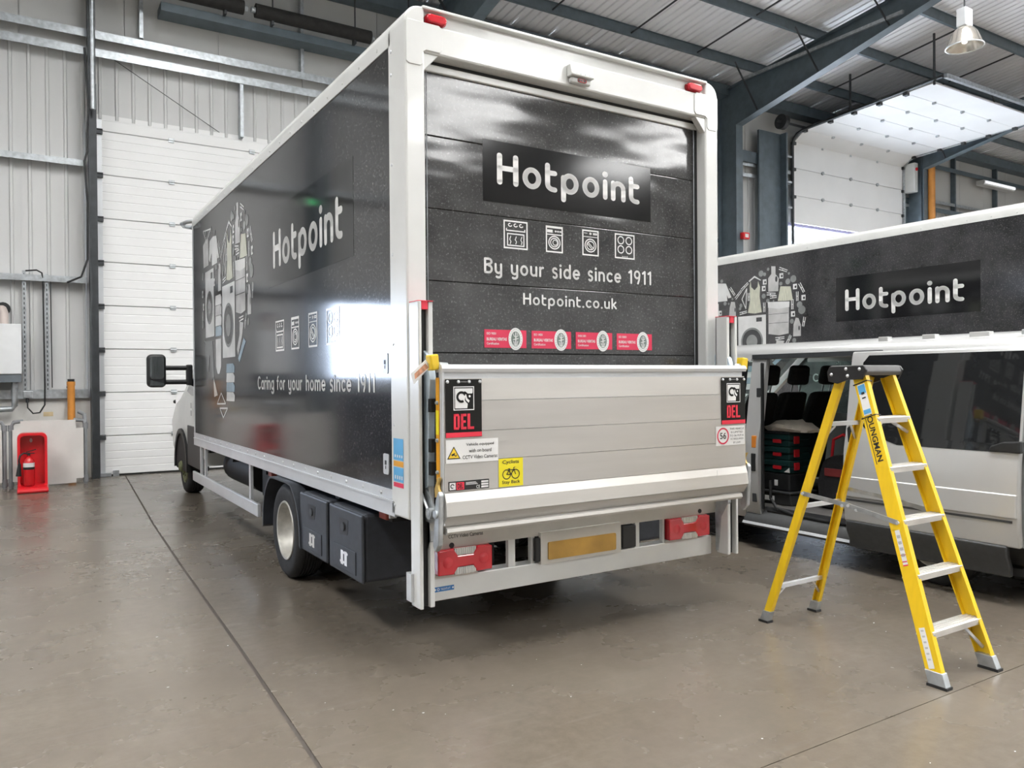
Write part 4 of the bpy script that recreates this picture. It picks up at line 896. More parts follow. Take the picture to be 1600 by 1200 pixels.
D = Decal(FP, .0028); sans(D, '56', 3.812, 1.150, 3.868, 1.192, .012)
for k, t in enumerate(('THIS VEHICLE', 'IS LIMITED', 'TO 56 M.P.H.', 'AS REQUIRED', 'BY LAW')):
    hw = .066 * len(t) / 12; sans(D, t, 3.968 - hw, 1.208 - .0225*k, 3.968 + hw, 1.220 - .0225*k)
D.build('speed_lettering', INK, st)
Decal(rear(YP - .024), .002).line([(3.765, .955), (3.767, .935), (3.764, .92)], .003, False).build('scratch', PRINT_GREY, tl)
# locking handle, tilted instruction tag and catches at the upper corners
for s in (0, 1):
    f = (lambda x: x) if s == 0 else mx
    hy = MB().prism([(f(x), z) for x, z in ((1.765, 1.676), (1.815, 1.682), (1.822, 1.602), (1.776, 1.595))], 'y', YP + .025, YP + .085).build('yellow_grip', YELLOW_PLASTIC, tl, bevel=0.008)
    MB().cyl((f(1.826), YP + .05, 1.625), (f(1.875), YP + .05, 1.622), .016, n=10).cyl((f(1.835), YP - .002, 1.606), (f(1.835), YP + .06, 1.606), .013, n=10).build('pivot_pin', GALV, hy)
    if s == 0:
        tg = MB().prism([(1.688, 1.527), (1.672, 1.582), (1.755, 1.652), (1.785, 1.620)], 'y', YP + .055, YP + .060).build('instruction_tag', STICKER_WHITE, tl)
        Decal(rear(YP + .055)).poly([(1.694, 1.552), (1.690, 1.580), (1.752, 1.634), (1.770, 1.612)]).build('tag_print', mat('faded_orange_print', (0.60, 0.30, 0.18), 0.5, var=0.35, scale=60), tg)
# folding arm assembly at the lower corners: galvanised plate, pivots, torsion rod, yellow hook
for s in (0, 1):
    f = (lambda x: x) if s == 0 else mx
    def bx(a, b, *r): return (min(f(a), f(b)), max(f(a), f(b))) + r
    ap = MB().prism([(3.865, .985), (3.80, .995), (3.70, .93), (3.655, .86), (3.66, .815), (3.70, .80), (3.83, .80), (3.865, .84)], 'x', *bx(1.800, 1.812)).build('arm_plate', GALV, T, bevel=.002)
    MB().prism([(3.84, .81), (3.75, .80), (3.74, .70), (3.80, .60), (3.83, .36), (3.855, .36), (3.86, .62)], 'x', *bx(1.815, 1.845)).build('arm_stay', GALV, ap, bevel=.003)
    MB().prism([(3.63, .93), (3.60, .98), (3.585, .96), (3.592, .80), (3.60, .70), (3.64, .66), (3.665, .69), (3.65, .80)], 'x', *bx(1.790, 1.818)).build('arm_knuckle', GALV, ap, bevel=.006)
    MB().cyl((f(1.775), 3.685, .855), (f(1.84), 3.685, .855), .030, n=16).cyl((f(1.772), 3.685, .855), (f(1.776), 3.685, .855), .016, n=12).cyl((f(1.780), 3.62, .86), (f(1.84), 3.62, .86), .022, n=14).build('arm_pivot', GALV, ap, smooth=True)
    MB().cyl((f(1.785), 3.805, .975), (f(1.780), 3.68, .855), .007, n=8).build('torsion_rod', ALU, ap)
    MB().prism([(3.66, .985), (3.625, 1.045), (3.60, 1.05), (3.622, 1.01), (3.612, .985), (3.60, .975), (3.62, .95), (3.655, .94)], 'x', *bx(1.800, 1.815)).build('yellow_hook', BRASS_YELLOW, ap, bevel=.003)
# ---- rear valance, under-run bar and lamps
va = MB().prism([(1.860, .618), (1.840, .66), (1.845, .80), (4.065, .80), (4.120, .705), (4.075, .618)], 'y', 3.868, 3.885).build('rear_valance', BEIGE, T)
D = Decal(rear(3.868)); sans(D, 'CCTV Video Cameras', 1.985, .670, 2.205, .692, .006); D.line([(1.925, .672), (1.95, .672), (1.935, .70)], .006); D.build('valance_lettering', INK, va)
for x, z in ((2.005, .632), (3.905, .640)): MB().cyl((x, 3.864, z), (x, 3.87, z), .015, n=14).build('valance_hole', BLACK, va)
bm_ = MB().box(1.850, 4.017, 3.868, 3.965, .336, .460).build('underrun_bar', WHITE_PAINT, T, bevel=.005)
st = Decal(rear(3.868)).rect(1.893, .386, 2.018, .413).build('blue_tag', STICKER_BLUE, bm_)
D = Decal(rear(3.868), .0028).ell(1.901, .3995, .005).ell(2.010, .3995, .005); sans(D, 'TAILGATE LIFT', 1.935, .394, 1.995, .405); D.ring(1.920, .3995, .008, .008, .003, 12); D.build('tag_print', LETTER, st)
for x0, x1 in ((2.378, 2.424), (2.534, 2.560), (3.336, 3.372), (3.573, 3.590), (1.868, 1.880)):
    MB().box(x0, x1, 3.875, 3.905, .455, .63).build('lamp_post', WHITE_PAINT, bm_)
for a, b in ((1.906, 2.246), (3.598, 3.966)):
    tlm = MB().prism(rrect(a + .004, b - .004, .474, .618, .012), 'y', 3.845, 3.900).build('tail_lamp', DARKRED_LENS, T, bevel=.006)
    w = b - a; c = (a + b) / 2
    MB().prism([(a, .478), (a + w*.28, .476), (a + w*.36, .515), (b - w*.36, .515), (b - w*.28, .476), (b, .478), (b, .612), (b - w*.28, .618), (b - w*.36, .578), (a + w*.36, .578), (a + w*.28, .618), (a, .614)], 'y', 3.833, 3.846).build('red_lens', RED_LENS, tlm, bevel=.006)
    for q in (a + w*.17, b - w*.17):
        MB().lathe([(.0001, .006), (.02, .005), (.034, .0), (.036, -.004)], (q, 3.834, .546), (0, -1, 0), 18).build('lens_dome', RED_LENS, tlm, smooth=True)
    for z0, z1 in ((.474, .512), (.580, .618)):
        lw = MB()
        for k in range(10): lw.box(a + w*(.30 + .04*k), a + w*(.335 + .04*k), 3.836, 3.846, z0, z1)
        lw.build('clear_lens', CLEAR_LENS, tlm)
    MB().box(a - .01, a + w*.78, 3.868, 3.884, .455, .474).build('lamp_shelf', BEIGE, tlm)
np_ = MB().box(2.585, 3.195, 3.845, 3.868, .452, .640).build('plate_backing', BEIGE, T)
MB().prism(rrect(2.635, 3.150, .475, .580, .01), 'y', 3.838, 3.845).build('number_plate', PLATE_AMBER, np_)
for a, b in ((2.552, 2.600), (3.215, 3.325)): MB().box(a, b, 3.850, 3.895, .470, .610).build('plate_lamp', BLACK, np_, bevel=.006)
# ---- chassis, tanks, axles
MB().box(2.45, 2.53, 4.0, 12.9, .56, .78).build('chassis_rail', CHASSIS, T)
MB().box(3.36, 3.44, 4.0, 12.9, .56, .78).build('chassis_rail', CHASSIS, T)
for y in (4.3, 5.2, 7.1, 8.4, 9.6):
    MB().box(X0 + .06, X1 - .06, y - .04, y + .04, .72, .79).build('cross_bearer', CHASSIS, T)
MB().cyl((2.05, 6.2, .38), (3.84, 6.2, .38), .075, n=16).lathe([(.08, -.2), (.17, -.08), (.18, .08), (.08, .2)], (2.944, 6.2, .38), (1, 0, 0), 18).build('rear_axle', CHASSIS, T, smooth=True)
MB().cyl((2.944, 6.2, .42), (2.944, 11.6, .55), .05, n=12).build('prop_shaft', CHASSIS, T, smooth=True)
MB().cyl((2.15, 8.2, .58), (2.15, 9.5, .58), .19, n=20).build('fuel_tank', CHASSIS, T, smooth=True)
MB().box(2.0, 2.42, 7.2, 7.9, .42, .74).build('battery_box', CHASSIS, T, bevel=.01)
MB().cyl((3.2, 4.4, .50), (3.2, 7.6, .50), .06, n=12).build('exhaust', DARK_STEEL, T, smooth=True)
for x in (2.30, 3.59): MB().bar((x, 5.5, .46), (x, 6.9, .46), .07, .06).build('leaf_spring', CHASSIS, T)
MB().box(2.05, 2.35, 3.99, 4.06, .45, .60).build('lift_pump', CHASSIS, T)
def wheel(xo, yc, sgn, r=.372, wdt=.225, rimr=.232, rim_m=RIM, deep=.10, name='wheel'):
    """sgn -1: outer face towards -X"""
    ax = (sgn, 0, 0); o = (xo, yc, r)
    pf = [(rimr, -wdt + .01), (rimr + .02, -wdt), (r - .03, -wdt + .004), (r - .004, -wdt + .03), (r, -wdt + .06)]
    for k in range(5):
        h = -wdt + .06 + (wdt - .11) * (k + .5) / 5; q = (wdt - .11) / 5 / 2
        pf += [(r, h - q * .7), (r - .010, h - q * .65), (r - .010, h + q * .05), (r, h + q * .1)]
    pf += [(r, -.05), (r - .006, -.028), (r - .03, -.006), (r - .06, .0), (rimr + .03, -.006), (rimr, -.012)]
    ty = MB().lathe(pf, o, ax, 48).build(name, RUBBER, T, smooth=True)
    rp_ = [(rimr, -wdt + .01), (rimr, -.012), (rimr - .004, -.004), (rimr - .016, -.006), (rimr - .022, -.02), (rimr - .034, -deep * .7), (rimr * .72, -deep), (rimr * .45, -deep), (rimr * .43, -deep + .03), (rimr * .40, -deep + .035), (.0001, -deep + .035)]
    rm = MB().lathe(rp_, o, ax, 40).build('rim', rim_m, ty, smooth=True)
    for k in range(6):
        a = 2 * PI * k / 6; c = (xo + sgn * (-deep + .0), yc + rimr * .58 * math.cos(a), r + rimr * .58 * math.sin(a))
        MB().cyl(c, (c[0] + sgn * .022, c[1], c[2]), .017, .014, 6).build('wheel_nut', rim_m, ty)
    return ty
for s in (0, 1):
    f = (lambda x: x) if s == 0 else mx; sg = -1 if s == 0 else 1
    wheel(f(1.735), 6.20, sg, deep=.13); wheel(f(1.995), 6.20, sg, deep=.02)
    fw = wheel(f(1.90), 11.72, sg, rim_m=HUBGREEN, deep=.01, name='front_wheel')
    MB().lathe([(.0001, .075), (.05, .07), (.075, .05), (.085, .0), (.13, -.005), (.17, -.02)], (f(1.90), 11.72, .372), (sg, 0, 0), 20).build('hub', HUBGREEN, fw, smooth=True)
# ---- mudguards, lockers, side guard, marker lamps
for s in (0, 1):
    f = (lambda x: x) if s == 0 else mx
    def bx(a, b): return (min(f(a), f(b)), max(f(a), f(b)))
    inn = [(6.20 + .505 * math.cos(a), .345 + .475 * math.sin(a) ** .8 if math.sin(a) > 0 else .345) for a in [PI * k / 16 for k in range(17)]]
    out = [(6.20 + .530 * math.cos(a), .325 + .515 * math.sin(a) ** .8 if math.sin(a) > 0 else .325) for a in [PI * k / 16 for k in range(17)]]
    a0, a1 = bx(1.700, 2.22)
    MB().prism([(p[0], min(p[1], .775)) for p in out] + [(p[0], min(p[1], .765)) for p in inn[::-1]], 'x', a0, a1).build('mudguard', LOCKER, T, smooth=True)
    for y0, y1 in ((5.115, 5.712), (4.468, 5.065)):
        x0_, x1_ = bx(1.735, 2.25)
        lk = MB().box(x0_, x1_, y0 + .01, y1 - .01, .325, .742).build('locker', LOCKER, T, bevel=.02)
        x0_, x1_ = bx(1.714, 1.737)
        dr = MB().box(x0_, x1_, y0, y1, .322, .738).build('locker_door', LOCKER, lk, bevel=.014)
        if s == 0:
            yc = (y0 + y1) / 2
            MB().box(1.708, 1.715, y0 + .10, y1 - .10, .355, .50).build('door_boss', LOCKER, lk, bevel=.006)
            MB().prism([(yc + .10, .675), (yc - .07, .675), (yc - .05, .58), (yc + .09, .565)], 'x', 1.7125, 1.7135).build('latch_recess', BLACK, lk)
            MB().cyl((1.713, yc + .015, .625), (1.704, yc + .015, .625), .028, n=14).build('latch', DARK_STEEL, lk)
            D = Decal(left(1.708)); u = -(yc - .0); D.rect(u - .055, .385, u - .012, .475); D.rect(u + .01, .385, u + .055, .475); D.rect(u - .07, .395, u + .03, .41); D.rect(u - .03, .455, u + .07, .47); D.build('locker_mark', LETTER, lk)
    x0_, x1_ = bx(1.745, 1.775)
    sg_ = MB().box(x0_, x1_, 7.065, 10.18, .348, .462).build('side_guard', ALU, T, bevel=.006)
    for y in (7.46, 9.58, 9.83):
        MB().box(*bx(1.775, 1.80), y - .03, y + .03, .36, .79).build('guard_post', ALU, sg_)
    for y in (6.86, 4.36):
        MB().box(*bx(1.80, 1.85), y - .055, y + .055, .725, .775).build('side_marker', mat('dull_red_marker', (0.30, 0.06, 0.04), 0.4), T, bevel=.008)
MB().box(1.80, 1.84, 4.24, 4.26, .745, .78).build('bracket', STICKER_WHITE, T)
# ---- cab
cabY = [10.22, 10.9, 11.15, 11.6, 12.0, 12.35, 12.62, 12.85, 12.98]
def cab_ring(y):
    t = (y - 10.22) / (12.98 - 10.22)
    zt = 2.22 if y < 11.2 else max(1.02, 2.22 - (y - 11.2) * .95) if y < 12.05 else max(.92, 1.41 - (y - 12.05) * .42)
    xb = 1.88 + .10 * max(0, (y - 12.4) / .6) ** 2 + .30 * max(0, (y - 12.8) / .2) ** 2 * .5
    zm = min(1.30, zt - .06)
    xt = xb + (zt - zm) * .20 + .05
    z0 = .50
    half = [(xb + .03, z0), (xb, .62), (xb - .01, .98), (xb + .02, zm), (xt, zt - .04), (xt + .06, zt)]
    return [(x, y, z) for x, z in half] + [(mx(x), y, z) for x, z in half[::-1]]
cab = MB().loft([cab_ring(y) for y in cabY]).build('cab', WHITE_PAINT, T, smooth=True)
for s in (0, 1):
    f = (lambda x: x) if s == 0 else mx
    sg = -1 if s == 0 else 1
    def sidept(y, z, off=.006):
        r = cab_ring(y)[:6]
        for a, b in zip(r, r[1:]):
            if a[2] <= z <= b[2]:
                x = a[0] + (b[0] - a[0]) * (z - a[2]) / (b[2] - a[2]); break
        else: x = r[-1][0]
        return (f(x - off), y, z)
    win = [(10.45, 1.36), (11.15, 1.36), (11.62, 1.42), (11.40, 1.72), (11.12, 2.06), (10.45, 2.06)]
    MB().add([sidept(y, z) for y, z in win], [tuple(range(len(win)))]).build('door_window', mat('cab_window', (0.02, 0.024, 0.028), 0.08), cab)
    # wheel-arch lip and dark sill
    ro, ri = .50, .43; c = (11.72, .40); lip = MB(); ring_o = []; ring_i = []
    for k in range(15):
        a = math.radians(-8 + 196 * k / 14); ring_o.append((c[0] + ro * math.cos(a), c[1] + ro * math.sin(a))); ring_i.append((c[0] + ri * math.cos(a), c[1] + ri * math.sin(a)))
    a0, a1 = sorted((f(1.845), f(1.90)))
    lip.prism(ring_o + ring_i[::-1], 'x', a0, a1).build('arch_lip', BLACK, cab)
    a0, a1 = sorted((f(1.866), f(2.1)))
    MB().prism([(c[0] + .435 * math.cos(math.radians(q)), c[1] + .435 * math.sin(math.radians(q))) for q in range(-10, 191, 20)], 'x', a0, a1).build('arch_well', CHASSIS, cab)
    a0, a1 = sorted((f(1.862), f(1.95)))
    MB().box(a0, a1, 10.24, 11.24, .44, .97).build('sill', VAN_CLAD, cab, bevel=.01)
    MB().lathe([(.0001, .03), (.02, .025), (.03, 0)], (f(1.875), 12.25, 1.26), (sg, 0, 0), 12).build('repeater', BLACK, cab, smooth=True)
    # door mirror on twin arms
    mh = MB().prism([(p[0], p[1]) for p in rrect(1.395, 1.625, 1.475, 1.915, .06)] if s == 0 else [(mx(p[0]), p[1]) for p in rrect(1.395, 1.625, 1.475, 1.915, .06)], 'y', 11.33, 11.47).build('door_mirror', BLACK, cab, bevel=.03, smooth=True)
    ml = [(p[0], p[1]) for p in rrect(1.425, 1.595, 1.585, 1.885, .04)]
    if s: ml = [(mx(a), b) for a, b in ml]
    MB().prism(ml, 'y', 11.322, 11.331).build('mirror_glass', mat('mirror_glass', (0.25, 0.27, 0.27), 0.04, 1.0), cab)
    ml = [(1.42, 1.50), (1.60, 1.495), (1.595, 1.53), (1.43, 1.575)]
    if s: ml = [(mx(a), b) for a, b in ml]
    MB().prism(ml, 'y', 11.322, 11.331).build('mirror_glass', mat('mirror_glass', (0.25, 0.27, 0.27), 0.04, 1.0), cab)
    for z in (1.735, 1.545):
        MB().cyl((f(1.60), 11.40, z), (f(1.96), 11.40, z), .032, n=10).build('mirror_arm', BLACK, cab, smooth=True)
    MB().box(*sorted((f(1.885), f(1.96))), 11.34, 11.46, 1.50, 1.78).build('mirror_mount', BLACK, cab, bevel=.02)
D = Decal(left(1.872), .002).rect(-11.02, 1.10, -10.94, 1.17).rect(-11.02, 1.20, -10.94, 1.27).build('cab_badge', PRINT_GREY, cab)
ws = [(2.15, 11.30, 2.16), (mx(2.15), 11.30, 2.16), (mx(2.05), 12.02, 1.47), (2.05, 12.02, 1.47)]
MB().add([(a, b + .012, c + .012) for a, b, c in ws], [(0, 1, 2, 3)]).build('windscreen', mat('cab_window', (0.02, 0.024, 0.028), 0.08), cab)
for s in (0, 1):
    f = (lambda x: x) if s == 0 else mx
    MB().prism([(f(2.0), .86), (f(2.0), 1.02), (f(2.25), 1.06), (f(2.30), .90)], 'y', 12.80, 12.96).build('headlamp', CLEAR_LENS, cab, bevel=.02)
MB().box(2.05, 3.84, 12.86, 13.06, .45, .82).build('bumper', VAN_CLAD, cab, bevel=.04)
MB().box(2.40, 3.49, 12.90, 13.02, .86, 1.0).build('grille', BLACK, cab, bevel=.01)
# ---- second truck: the same vehicle parked further right, behind the van
truck2 = copy_tree(truck)
truck2.location = (truck.location.x + 9.89 - X0, truck.location.y + 0.40, 0)
tag(truck2, 'black box truck parked behind the silver van, heart print on its near side', 'truck')

# ================================================================== SILVER VAN
VX = 6.55
van = thing('panel_van', (VX, 4.8, 0), 'silver van with its sliding door open, behind the yellow stepladder', 'van')
T = van
SIDE = [(5.665, .26), (5.625, .34), (5.602, .55), (5.597, .80), (5.607, .98), (5.632, 1.10), (5.690, 1.50), (5.722, 1.70), (5.738, 1.745)]
CANT = [(5.738, 1.745), (5.752, 1.79), (5.785, 1.822), (5.86, 1.845), (6.05, 1.865), (6.30, 1.878), (6.55, 1.883)]
def sx(z):
    for (a, b), (c, d) in zip(SIDE, SIDE[1:]):
        if b <= z <= d: return a + (c - a) * (z - b) / (d - b)
    return SIDE[0][0] if z < SIDE[0][1] else SIDE[-1][0]
def vm(x): return 2 * VX - x
def side_panel(name, m, y0, y1, z0, z1, parent, off=0.0, th=.03, f=lambda x: x, bevel=0.0):
    zz = [z0] + [p[1] for p in SIDE if z0 < p[1] < z1] + [z1]
    out = [(f(sx(z) + off), z) for z in zz]; inn = [(f(sx(z) + off + th), z) for z in zz]
    return MB().prism(out + inn[::-1], 'y', y0, y1).build(name, m, parent, smooth=True, bevel=bevel)
outer = CANT + [(vm(x), z) for x, z in CANT[::-1][1:]]
inner = [(x if abs(x - VX) < .01 else x + (.03 if x < VX else -.03), z - .035) for x, z in outer]
roof = MB().prism(outer + inner[::-1], 'y', 2.42, 5.62).build('roof', VAN_SILVER, T, smooth=True)
for y0, y1 in ((3.70, 3.78), (3.32, 3.42), (2.93, 3.07), (2.47, 2.72)):
    MB().box(5.80, 5.86, y0, y1, 1.825, 1.862).build('roof_mount', VAN_SILVER if y1 > 2.8 else GALV, roof, bevel=.004)
# left side: front door, pillar, rear quarter, sill, door track
fd = side_panel('front_door', VAN_SILVER, 5.00, 6.02, .26, 1.12, T)
side_panel('door_window', mat('dark_car_glass', (0.012, 0.013, 0.014), 0.04), 5.04, 5.85, 1.12, 1.70, fd, .004, .008)
side_panel('window_frame', VAN_SILVER, 5.00, 5.62, 1.70, 1.745, fd)
bp_ = side_panel('centre_pillar', VAN_SILVER, 4.825, 4.985, .26, 1.745, T, 0, .05)
MB().box(5.635, 5.665, 4.80, 4.825, .36, 1.68).build('door_seal', BLACK, bp_, bevel=.01)
for z, h, m in ((1.36, .09, DARK_STEEL), (.91, .11, mat('amber_reflector', (0.75, 0.25, 0.03), 0.3)), (.70, .16, BLACK), (.42, .08, DARK_STEEL)):
    MB().box(sx(z + h/2) - .006, sx(z + h/2) + .02, 4.85, 4.90, z, z + h).build('pillar_fitting', m, bp_, bevel=.006)
rq = side_panel('rear_quarter', VAN_SILVER, 2.42, 3.70, .40, 1.745, T, 0, .04)
side_panel('quarter_window', mat('dark_car_glass', (0.012, 0.013, 0.014), 0.04), 2.47, 2.95, 1.10, 1.68, rq, -.003, .003)
sl = MB().prism([(5.60, .20), (5.585, .225), (5.60, .27), (5.66, .335), (5.80, .36), (5.80, .20)], 'y', 3.70, 4.985).build('sill', VAN_CLAD, T, smooth=True)
MB().prism([(5.575, .222), (5.585, .240), (5.635, .262), (5.64, .245)], 'y', 3.72, 4.99).build('sill_trim', ALU, sl)
MB().prism([(5.665, .335), (5.66, .352), (5.76, .372), (5.78, .36)], 'y', 4.0, 4.78).build('sill_seal', BLACK, sl, smooth=True)
MB().tube([(5.70, 4.77, .62), (5.69, 4.76, .46), (5.675, 4.68, .385), (5.665, 4.50, .352), (5.66, 4.20, .345), (5.66, 3.95, .352), (5.68, 3.80, .40)], .014, 8).build('door_seal', BLACK, sl, smooth=True)
MB().box(5.71, 5.78, 3.70, 4.98, 1.715, 1.755).build('upper_track', DARK_STEEL, T)
MB().box(5.64, 5.66, 2.46, 3.70, 1.00, 1.04).build('centre_track', DARK_STEEL, T)
# right side, floor, ends
rs = side_panel('right_side', VAN_SILVER, 2.42, 4.95, .26, 1.745, T, 0, .04, vm)
side_panel('right_door', VAN_SILVER, 4.96, 6.02, .26, 1.16, T, 0, .04, vm)
side_panel('right_window', GLASS_CLEAR, 4.96, 5.80, 1.16, 1.745, rs, .01, .006, vm)
MB().box(7.40, 7.44, 2.5, 4.94, .40, 1.72).build('right_lining', VAN_IN, rs)
MB().box(5.80, 7.44, 2.46, 5.20, .20, .36).build('load_floor', VAN_FLOOR, T)
MB().box(5.66, 7.44, 5.20, 6.6, .22, .42).build('cab_floor', VAN_IN, T)
MB().box(5.80, 7.30, 2.5, 5.6, 1.80, 1.81).build('headlining', VAN_IN, roof)
for x0, x1, xw0, xw1 in ((5.64, 6.547, 5.76, 6.48), (6.553, 7.46, 6.62, 7.34)):
    rd = MB().prism([(x0, .50), (x1, .50), (x1, 1.80), (x0 + .10 if x0 < 6 else x0, 1.80), (x0 + .10 if x0 < 6 else x0, 1.72)] if x0 < 6 else [(x0, .50), (x1, .50), (x1 - .10, 1.72), (x1 - .10, 1.80), (x0, 1.80)], 'y', 2.405, 2.45).build('rear_door', VAN_SILVER, T, bevel=.012)
    MB().prism(rrect(xw0, xw1, 1.10, 1.68, .06), 'y', 2.398, 2.406).build('rear_window', mat('dark_car_glass', (0.012, 0.013, 0.014), 0.04), rd)
    xl = 5.625 if x0 < 6 else 7.375
    MB().box(xl, xl + .10, 2.385, 2.44, .62, 1.05).build('rear_lamp', RED_LENS, rd, bevel=.015)
MB().box(6.50, 6.60, 2.39, 2.41, .86, .96).build('door_handle', BLACK, T, bevel=.01)
MB().box(6.28, 6.82, 2.392, 2.405, .64, .76).build('number_plate', PLATE_AMBER, T)
MB().box(5.66, 7.44, 2.36, 2.46, .26, .50).build('rear_bumper', VAN_CLAD, T, bevel=.03)
MB().add([(5.83, 5.62, 1.83), (vm(5.83), 5.62, 1.83), (vm(5.72), 6.42, 1.17), (5.72, 6.42, 1.17)], [(0, 1, 2, 3)]).build('windscreen', mat('teal_screen', (0.3, 0.5, 0.5), 0.1) if False else GLASS_CLEAR, T)
for f in (lambda x: x, vm): MB().bar((f(5.80), 5.60, 1.80), (f(5.68), 6.42, 1.16), .05, .07).build('front_pillar', VAN_SILVER, T)
MB().prism([(6.02, .30), (6.02, 1.12), (6.42, 1.15), (6.85, 1.02), (7.10, .86), (7.18, .60), (7.16, .30)], 'x', 5.62, 7.48).build('bonnet', VAN_SILVER, T, bevel=.06)
MB().box(5.66, 7.44, 7.10, 7.26, .22, .58).build('front_bumper', VAN_CLAD, T, bevel=.05)
MB().prism([(5.95, .42), (5.95, .95), (6.1, 1.12), (6.42, 1.14), (6.42, .42)], 'x', 5.70, 7.40).build('dashboard', VAN_IN, T)
MB().lathe([(.17, -.012), (.185, 0), (.17, .012), (.155, 0), (.17, -.012)], (6.93, 5.85, 1.02), (0, -.9, .45), 24).build('steering_wheel', BLACK, T, smooth=True)
for xc in (6.00, 6.43, 6.90):
    st_ = MB().loft([[(xc - .20, 5.24, .50), (xc + .20, 5.24, .50), (xc + .20, 5.42, .50), (xc - .20, 5.42, .50)],
                     [(xc - .21, 5.18, .95), (xc + .21, 5.18, .95), (xc + .21, 5.33, .95), (xc - .21, 5.33, .95)],
                     [(xc - .16, 5.03, 1.40), (xc + .16, 5.03, 1.40), (xc + .16, 5.15, 1.40), (xc - .16, 5.15, 1.40)]]).build('seat_back', SEAT, T, bevel=.04)
    MB().prism([(5.00, 1.46), (4.97, 1.65), (5.05, 1.67), (5.10, 1.48)], 'x', xc - .125, xc + .125).build('headrest', SEAT, st_, bevel=.04, seg=3)
    for q in (-.06, .06): MB().cyl((xc + q, 5.08, 1.38), (xc + q, 5.05, 1.50), .008, n=8).build('headrest_post', GALV, st_)
    MB().box(xc - .21, xc + .21, 5.34, 5.80, .44, .60).build('seat_cushion', SEAT, st_, bevel=.04)
# sliding door, pushed back along the outside
DO = -.100
door = side_panel('sliding_door', VAN_SILVER, 2.60, 3.895, .41, 1.745, T, DO, .05, bevel=.012)
def doorpt(y, z, off): return (sx(z) + DO - off, y, z)
gl = [(3.785, 1.665), (3.785, 1.24), (3.765, 1.16), (3.72, 1.10), (3.64, 1.062), (3.45, 1.036), (2.61, 1.046), (2.61, 1.715), (3.73, 1.705)]
zc = sorted({p[1] for p in gl} | {1.10, 1.30, 1.50, 1.60, 1.72})
mbg = MB(); grid = []
for z in [1.036 + (1.712 - 1.036) * k / 12 for k in range(13)]:
    yl = 3.785
    if z < 1.24: yl = 3.785 if z > 1.20 else 3.45 + (3.785 - 3.45) * math.sqrt(max(0, (z - 1.036) / (1.20 - 1.036)))
    if z > 1.665: yl = 3.785 - .055 * (z - 1.665) / .06
    grid.append([doorpt(2.61 + (yl - 2.61) * k / 4, z, .003) for k in range(5)])
for a, b in zip(grid, grid[1:]):
    for k in range(4): mbg.add([a[k], a[k+1], b[k+1], b[k]], [(0, 1, 2, 3)])
mbg.build('door_window', mat('dark_car_glass', (0.012, 0.013, 0.014), 0.04), door)
side_panel('cladding', VAN_CLAD, 2.68, 3.88, .20, .415, door, DO - .012, .05, bevel=.012)
MB().prism([(3.86, .765), (2.61, .765), (2.61, .605), (3.86, .605)], 'x', sx(.7) + DO - .012, sx(.7) + DO + .01).build('body_crease', VAN_SILVER, door, bevel=.010, seg=3)
side_panel('rub_line', VAN_CLAD, 2.64, 3.86, .575, .590, door, DO - .006, .02)
MB().prism([(2.79, 1.040), (2.775, 1.075), (2.70, 1.105), (2.59, 1.115), (2.59, 1.035)], 'x', 5.495, 5.545).build('roller_arm_cover', BLACK, door, bevel=.008)
MB().box(5.50, 5.66, 2.575, 2.60, 1.05, 1.11).build('roller_arm', DARK_STEEL, door)
hr = MB().prism([(3.865, 1.14), (3.835, 1.17), (3.80, 1.13), (3.79, .98), (3.815, .91), (3.85, .93)], 'x', sx(1.05) + DO - .004, sx(1.05) + DO + .02).build('handle_recess', BLACK, door)
for y, nm in ((3.28, 'rear_wheel'), (6.38, 'front_wheel')):
    for f, sg in ((lambda x: x, -1), (vm, 1)):
        wheel(f(5.70), y, sg, r=.330, wdt=.20, rimr=.205, rim_m=RIM, deep=.02, name=nm)
for y in (3.28, 6.38): MB().box(5.72, 7.38, y - .06, y + .06, .27, .36).build('axle', CHASSIS, T)
MB().box(5.70, 7.40, 2.5, 7.0, .185, .24).build('underbody', CHASSIS, T)
# ---- load inside the van
def tool_case(z, label, tear=False):
    c = thing('tool_case', (6.11, 4.94, z), label, 'case', 'tool cases stacked in the van')
    MB().box(5.965, 6.265, 4.775, 5.105, z, z + .060).build('case_base', CASE, c, bevel=.010)
    MB().box(5.960, 6.270, 4.770, 5.110, z + .062, z + .120).build('case_lid', CASE, c, bevel=.012)
    MB().box(5.952, 5.962, 4.86, 4.955, z + .035, z + .068).build('handle', CASE_RED, c, bevel=.004)
    MB().box(6.02, 6.09, 4.758, 4.772, z + .03, z + .10).build('latch', CASE_RED, c, bevel=.004)
    MB().box(5.954, 5.962, 4.80, 5.08, z + .072, z + .080).build('rib', CASE, c)
    if tear: MB().add([(5.9575, 4.83, z + .015), (5.9575, 4.765, z + .012), (5.9575, 4.77, z + .06), (5.9575, 4.80, z + .035)], [(0, 1, 2, 3)]).build('torn_label', STICKER_WHITE, c)
cr_ = thing('storage_tray', (6.08, 4.92, .36), 'low grey plastic tray with white label, on the van floor under the cases', 'box')
MB().prism([(5.955, .362), (5.935, .47), (6.30, .47), (6.28, .362)], 'y', 4.745, 5.14).build('tray_body', VAN_CLAD, cr_, bevel=.01)
MB().box(5.925, 6.31, 4.735, 5.15, .470, .490).build('tray_lid', VAN_CLAD, cr_, bevel=.006)
Decal(left(5.940), .006).rect(-5.09, .395, -4.92, .44).build('tray_label', STICKER_WHITE, cr_)
bb = thing('black_case', (6.1, 4.94, .49), 'plain black case with small white tag, under the green cases', 'case')
MB().box(5.965, 6.265, 4.775, 5.11, .491, .655).build('case_body', BLACK, bb, bevel=.015)
Decal(left(5.965)).rect(-4.945, .535, -4.905, .59).build('case_tag', STICKER_WHITE, bb)
